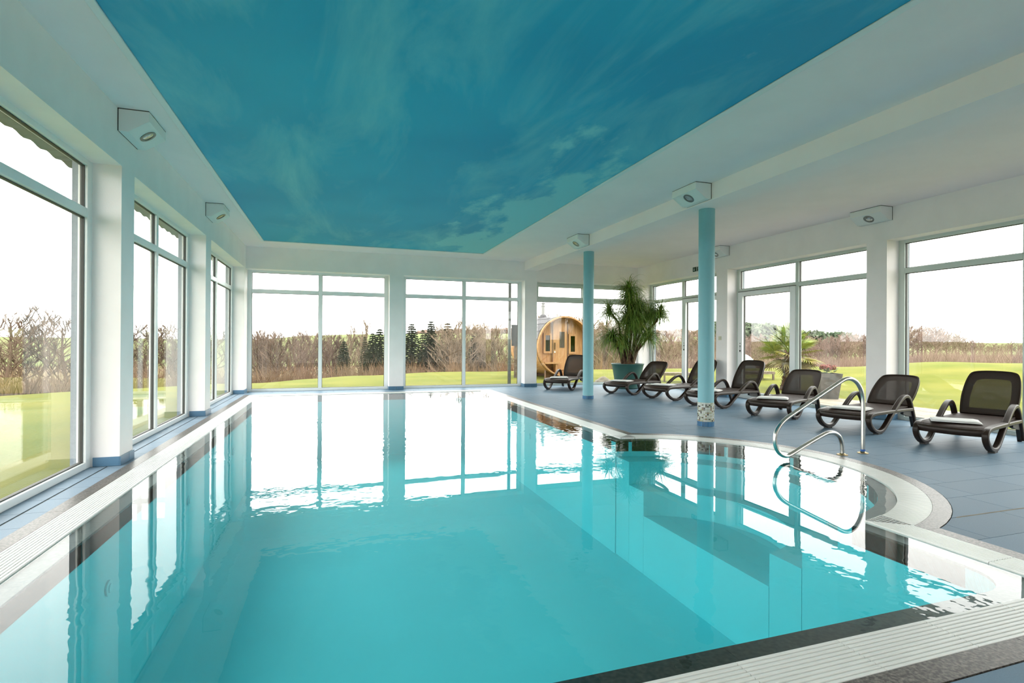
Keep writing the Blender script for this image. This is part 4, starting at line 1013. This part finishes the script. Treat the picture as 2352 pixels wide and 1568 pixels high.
MB().tube([(-.27, .30, CZ-.2), (-.27, .275, CZ-.2)], .03, 12).build('knob', STEEL, dr_)
MB().box((-.78, .02, CZ-.60), (-.12, .32, CZ-.54)).build('porch_bench', PINEW, sau); MB().box((-.34, .05, CZ-.95), (-.29, .30, CZ-.6)).build('bench_leg', PINEW, sau)
for y in (.12, LB-.3):
    hp = MB(); k = 64; hp._add([(r*math.sin(2*math.pi*i/k), yy, CZ+r*math.cos(2*math.pi*i/k)) for r, yy in ((RB+.001, y), (RB+.006, y), (RB+.006, y+.04), (RB+.001, y+.04)) for i in range(k)], [(j*k+i, j*k+(i+1) % k, ((j+1) % 4)*k+(i+1) % k, ((j+1) % 4)*k+i) for j in range(4) for i in range(k)]); hp.build('steel_hoop', PINED, sau)
# shingled roof in overlapping courses
for c in range(9):
    t0_, t1_ = math.radians(-78+c*17.3), math.radians(-78+(c+1)*17.3+2)
    rr = RB+.010; mid_ = (t0_+t1_)/2; lo, hi = (rr+.014, rr+.006) if mid_ < 0 else (rr+.006, rr+.014)
    n_ = 10
    for i in range(n_):
        y0_ = .10+(LB-.08)*i/n_; y1_ = .10+(LB-.08)*(i+1)/n_-.008
        sh = MB(); sh._add([(r*math.sin(t), y, CZ+r*math.cos(t)) for y in (y0_, y1_) for r, t in ((lo-.006, t0_), (hi-.006, t1_), (hi+.006, t1_), (lo+.006, t0_))], [(0,1,2,3),(7,6,5,4),(0,4,5,1),(1,5,6,2),(2,6,7,3),(3,7,4,0)]); sh.build('shingle', SHINGLE, sau)
ch_ = MB().lathe([(.16, RB-.06), (.12, RB+.08), (.075, RB+.12)], 20, (-.12, LB*.62)); o = ch_.build('chimney_flashing', SHINGLE, sau); o.location = (0, 0, CZ)
ch_ = MB().lathe([(.07, RB+.05), (.07, RB+.42), (.09, RB+.42), (.09, RB+.45), (.05, RB+.47), (.05, RB+.50), (.08, RB+.53), (.02, RB+.58)], 20, (-.12, LB*.62)); o = ch_.build('chimney_pipe', ZINC, sau); o.location = (0, 0, CZ)
for y in (.25, LB-.45):
    cr_ = MB(); pts_ = [(x, y, CZ-math.sqrt(max((RB+.004)**2-x*x, 0))) for x in [-.62+.124*i for i in range(11)]]
    cr_.prism([(-.62, y, 0), (.62, y, 0)]+pts_[::-1], (0, 0, 0), (0, .12, 0)); cr_.build('cradle', PINED, sau)
# dark panel on a post left of the sauna
q = spot(1184, 18.8); dpn = tag(empty('slate_board', (q.x, q.y, q.z), -YAW), 'dark slate board on a post left of the barrel sauna', 'board')
MB().box((-.14, -.03, CZ-.02+.02), (.14, .03, CZ+.74)).build('panel', PANELD, dpn); MB().box((-.05, -.03, 0), (.05, .03, CZ)).build('post', WOODG, dpn)
# ------------------------------------------------------------------ small palm tree
q = spot(1800, 14.6); palm = tag(empty('fan_palm', q), 'small fan palm tree with yellow green fronds on the lawn', 'palm tree')
PH = ztop(1812, 806, 14.6)-q.z
tk = MB(); c = [Vector((0, 0, -.05))+(Rv*.16*(i/10)**.7+Vector((0, 0, 1))*PH*i/10) for i in range(11)]
tk.tube(c, [.125, .115, .10, .092, .088, .085, .085, .088, .09, .085, .06], 12); tk.build('trunk', BARK, palm, smooth=True)
fb_ = MB()
for i in range(90):
    f = (i+.5)/90; p = c[int(f*10)].lerp(c[min(int(f*10)+1, 10)], f*10-int(f*10)); a = i*2.4; e = Vector((math.cos(a), math.sin(a), 0)); sd = Vector((-e.y, e.x, 0)); r = .085
    fb_.prism([p+e*(r-.01)-sd*.035, p+e*(r-.01)+sd*.035, p+e*(r+.035)+sd*.008+Vector((0, 0, .07)), p+e*(r+.035)-sd*.008+Vector((0, 0, .07))], (0, 0, 0), (0, 0, .012))
fbo = fb_.build('trunk_fibre', BARK, palm); fbo['kind'] = 'stuff'
def frond_mesh(seed, pal, droop):
    R_ = random.Random(seed); mb = MB(); mb.col = tuple(x*.8 for x in pal[0])
    mb.tube([(0, 0, 0), (.18, 0, .05), (.36, 0, .06)], [.011, .008, .007], 5)
    for k in range(30):
        a = math.radians(-128+256*k/29); L = .40*(1-.25*abs(a)/2.2)*R_.uniform(.88, 1.08); mb.col = R_.choice(pal); cup = .10*math.cos(a)
        d = Vector((math.cos(a), math.sin(a), .18+cup)).normalized(); sd = Vector((-math.sin(a), math.cos(a), 0)); p = Vector((.36, 0, .06)); seg = 4; vs = []
        for i in range(seg+1):
            w = .026*(1.0 if i < 2 else (1-(i-1)/(seg-.9))) if i else .004
            vs += [p-sd*w+Vector((0, 0, w*.35)), p, p+sd*w+Vector((0, 0, w*.35))]; d = (d+Vector((0, 0, -droop*i/seg))).normalized(); p = p+d*L/seg
        mb._add(vs, [(i*3+j, i*3+j+1, i*3+4+j, i*3+3+j) for i in range(seg) for j in (0, 1)])
    return mb.mesh('frond', PALML, fix=False)
GR = [(.17, .25, .016), (.21, .28, .022), (.12, .19, .016), (.26, .30, .04)]; YL = [(.30, .27, .045), (.24, .25, .045), (.33, .26, .07), (.17, .15, .05)]; BRN = [(.16, .13, .05), (.10, .075, .03), (.19, .16, .06), (.07, .05, .03)]
FM = [frond_mesh(1, GR, .12), frond_mesh(2, GR, .2), frond_mesh(3, YL, .32), frond_mesh(4, BRN, .45)]
R_ = random.Random(21)
for k in range(30):
    t = k/29; el = 82-t*128; a = k*137.5+R_.uniform(-12, 12); o = link('frond', FM[0 if t < .35 else 1 if t < .62 else 2 if t < .82 else 3], palm)
    o.location = c[-1]-Vector((0, 0, .02+.10*t)); o.rotation_euler = Matrix.Rotation(math.radians(a), 3, 'Z').to_4x4().to_euler()
    o.rotation_euler = (Matrix.Rotation(math.radians(a), 4, 'Z') @ Matrix.Rotation(-math.radians(el), 4, 'Y') @ Matrix.Rotation(R_.uniform(-.4, .4), 4, 'X')).to_euler()
    s_ = R_.uniform(1.08, 1.3); o.scale = (s_, s_, s_)
# ------------------------------------------------------------------ planter with hydrangea
q = spot(1900, 12.0); q.z = -.055; plr = tag(empty('slate_planter', q, math.radians(-28)), 'tall square grey slate planter with faded pink hydrangea', 'planter')
mbp = MB(); lo_, hi_, hh = .17, .235, .56
mbp._add([(-lo_, -lo_, 0), (lo_, -lo_, 0), (lo_, lo_, 0), (-lo_, lo_, 0), (-hi_, -hi_, hh), (hi_, -hi_, hh), (hi_, hi_, hh), (-hi_, hi_, hh), (-hi_+.03, -hi_+.03, hh), (hi_-.03, -hi_+.03, hh), (hi_-.03, hi_-.03, hh), (-hi_+.03, hi_-.03, hh), (-hi_+.03, -hi_+.03, hh-.05), (hi_-.03, -hi_+.03, hh-.05), (hi_-.03, hi_-.03, hh-.05), (-hi_+.03, hi_-.03, hh-.05)],
         [(3,2,1,0)]+[(i, (i+1) % 4, 4+(i+1) % 4, 4+i) for i in range(4)]+[(4+i, 4+(i+1) % 4, 8+(i+1) % 4, 8+i) for i in range(4)]+[(8+i, 8+(i+1) % 4, 12+(i+1) % 4, 12+i) for i in range(4)]+[(12,13,14,15)])
mbp.build('tub', PLANTER, plr)
for i in range(9):
    a = i*2.4; r = .17*math.sqrt((i+.4)/9); fm = MB(); ctr = Vector((r*math.cos(a), r*math.sin(a), hh+.10+.05*R_.random()))
    for j in range(70):
        d = Vector((R_.gauss(0, 1), R_.gauss(0, 1), R_.gauss(0, 1))).normalized()*.055; e1 = d.orthogonal().normalized()*.014; e2 = d.cross(e1).normalized()*.014
        p = ctr+d; fm._add([p-e1, p+e2, p+e1, p-e2], [(0, 1, 2, 3)])
    fm.build('flower_head', FLOWER, plr, fix=False)
lm = MB()
for i in range(60):
    a = R_.uniform(0, 6.28); r = R_.uniform(.02, .2); p = Vector((r*math.cos(a), r*math.sin(a), hh-.03+R_.uniform(0, .12))); d = Vector((math.cos(a), math.sin(a), R_.uniform(-.2, .7))).normalized(); sd = Vector((-math.sin(a), math.cos(a), 0))
    lm._add([p, p+d*.05+sd*.025, p+d*.10, p+d*.05-sd*.025], [(0, 1, 2, 3)])
lm.build('leaves', GREENL, plr, fix=False)['kind'] = 'stuff'
# ------------------------------------------------------------------ terrace paving
ter = struct(MB().box((XRE, 5.4, -.16), (10.75, 9.7, -.085)).build('terrace', GROUT), 'strip of beige paving outside the garden door')
for i in range(4):
    for j in range(8):
        x = XRE+.02+i*.58; y = 5.42+j*.535
        MB().box((x, y, -.1), (x+.57, y+.525, -.055-.004*R_.random())).build('paving_slab', PAVE, ter)
# ------------------------------------------------------------------ garden beds, boulder, covered mound
def garden_bed(px, dp, rz_, L, label):
    q = spot(px, dp); b = tag(empty('garden_bed', q, rz_), label, 'garden bed', 'weathered garden beds on the lawn')
    for i in range(9): MB().box((-L/2+L*i/9+.008, -.30, .27), (-L/2+L*(i+1)/9-.008, .30, .295)).build('slat', WOODG, b)
    for y in (-.29, .29): MB().box((-L/2, y-.02, .21), (L/2, y+.02, .27)).build('rail', WOODG, b)
    for x in (-L/2+.05, L/2-.05):
        for y in (-.28, .28): MB().box((x-.025, y-.025, -.03), (x+.025, y+.025, .21)).build('leg', WOODG, b)
garden_bed(1570, 17.6, -YAW, 1.5, 'weathered wooden garden bed seen through the far garden door')
garden_bed(1728, 18.2, -YAW+.2, 1.3, 'weathered slatted garden bed left of the small palm trunk')
def lump(name, m, q, rx, ry, rz2, seed, amp, label, cat):
    bm = bmesh.new(); bmesh.ops.create_icosphere(bm, subdivisions=4, radius=1); R2 = random.Random(seed); ph = [R2.uniform(0, 6) for _ in range(6)]
    for v in bm.verts:
        n = v.co.copy(); k = 1+amp*(math.sin(3*n.x+ph[0])*math.sin(4*n.y+ph[1])+.6*math.sin(7*n.z+ph[2])*math.sin(6*n.x+ph[3])+.3*math.sin(13*n.y+ph[4])*math.sin(11*n.z+ph[5])); v.co = Vector((n.x*rx*k, n.y*ry*k, n.z*rz2*k))
    for f in bm.faces: f.smooth = True
    me = bpy.data.meshes.new(name); bm.to_mesh(me); bm.free(); me.materials.append(m); o = link(name, me); o.location = q; return tag(o, label, cat)
q = spot(1386, 15.4); lump('boulder', STONE, q+Vector((0, 0, .06)), .30, .22, .20, 4, .14, 'pale sandstone boulder on the lawn left of the plant pot', 'boulder')
q = spot(1706, 24); lump('covered_mound', COVER, q+Vector((0, 0, .05)), .55, .5, .58, 2, .02, 'pale rounded tarpaulin mound on the lawn behind the garden door', 'cover')
# ------------------------------------------------------------------ outside pipes
def planar(px, py, ax, val):
    d = ray(px, py); t = (val-CAM[ax])/d[ax]; return CAM+d*t
p = planar(1170, 784, 1, YBE+.12)
pipe = tag(MB().tube([(p.x, p.y, -.15), (p.x, p.y, 3.2)], .045, 14).build('downpipe', ZINC, smooth=True), 'vertical zinc downpipe outside the middle back window', 'downpipe')
pa = [planar(x, y, 0, 8.75) for x, y in ((1536, 640), (1526, 650), (1505, 657), (1497, 668), (1496, 700))]
pb = [pa[0]+Vector((-.3, -.15, .12))]+pa+[Vector((pa[-1].x, pa[-1].y, -.15))]
tag(MB().tube(catmull(pb, 5), .045, 12).build('downpipe', ZINC, smooth=True), 'bent zinc downpipe at the outside corner behind the plant', 'downpipe')
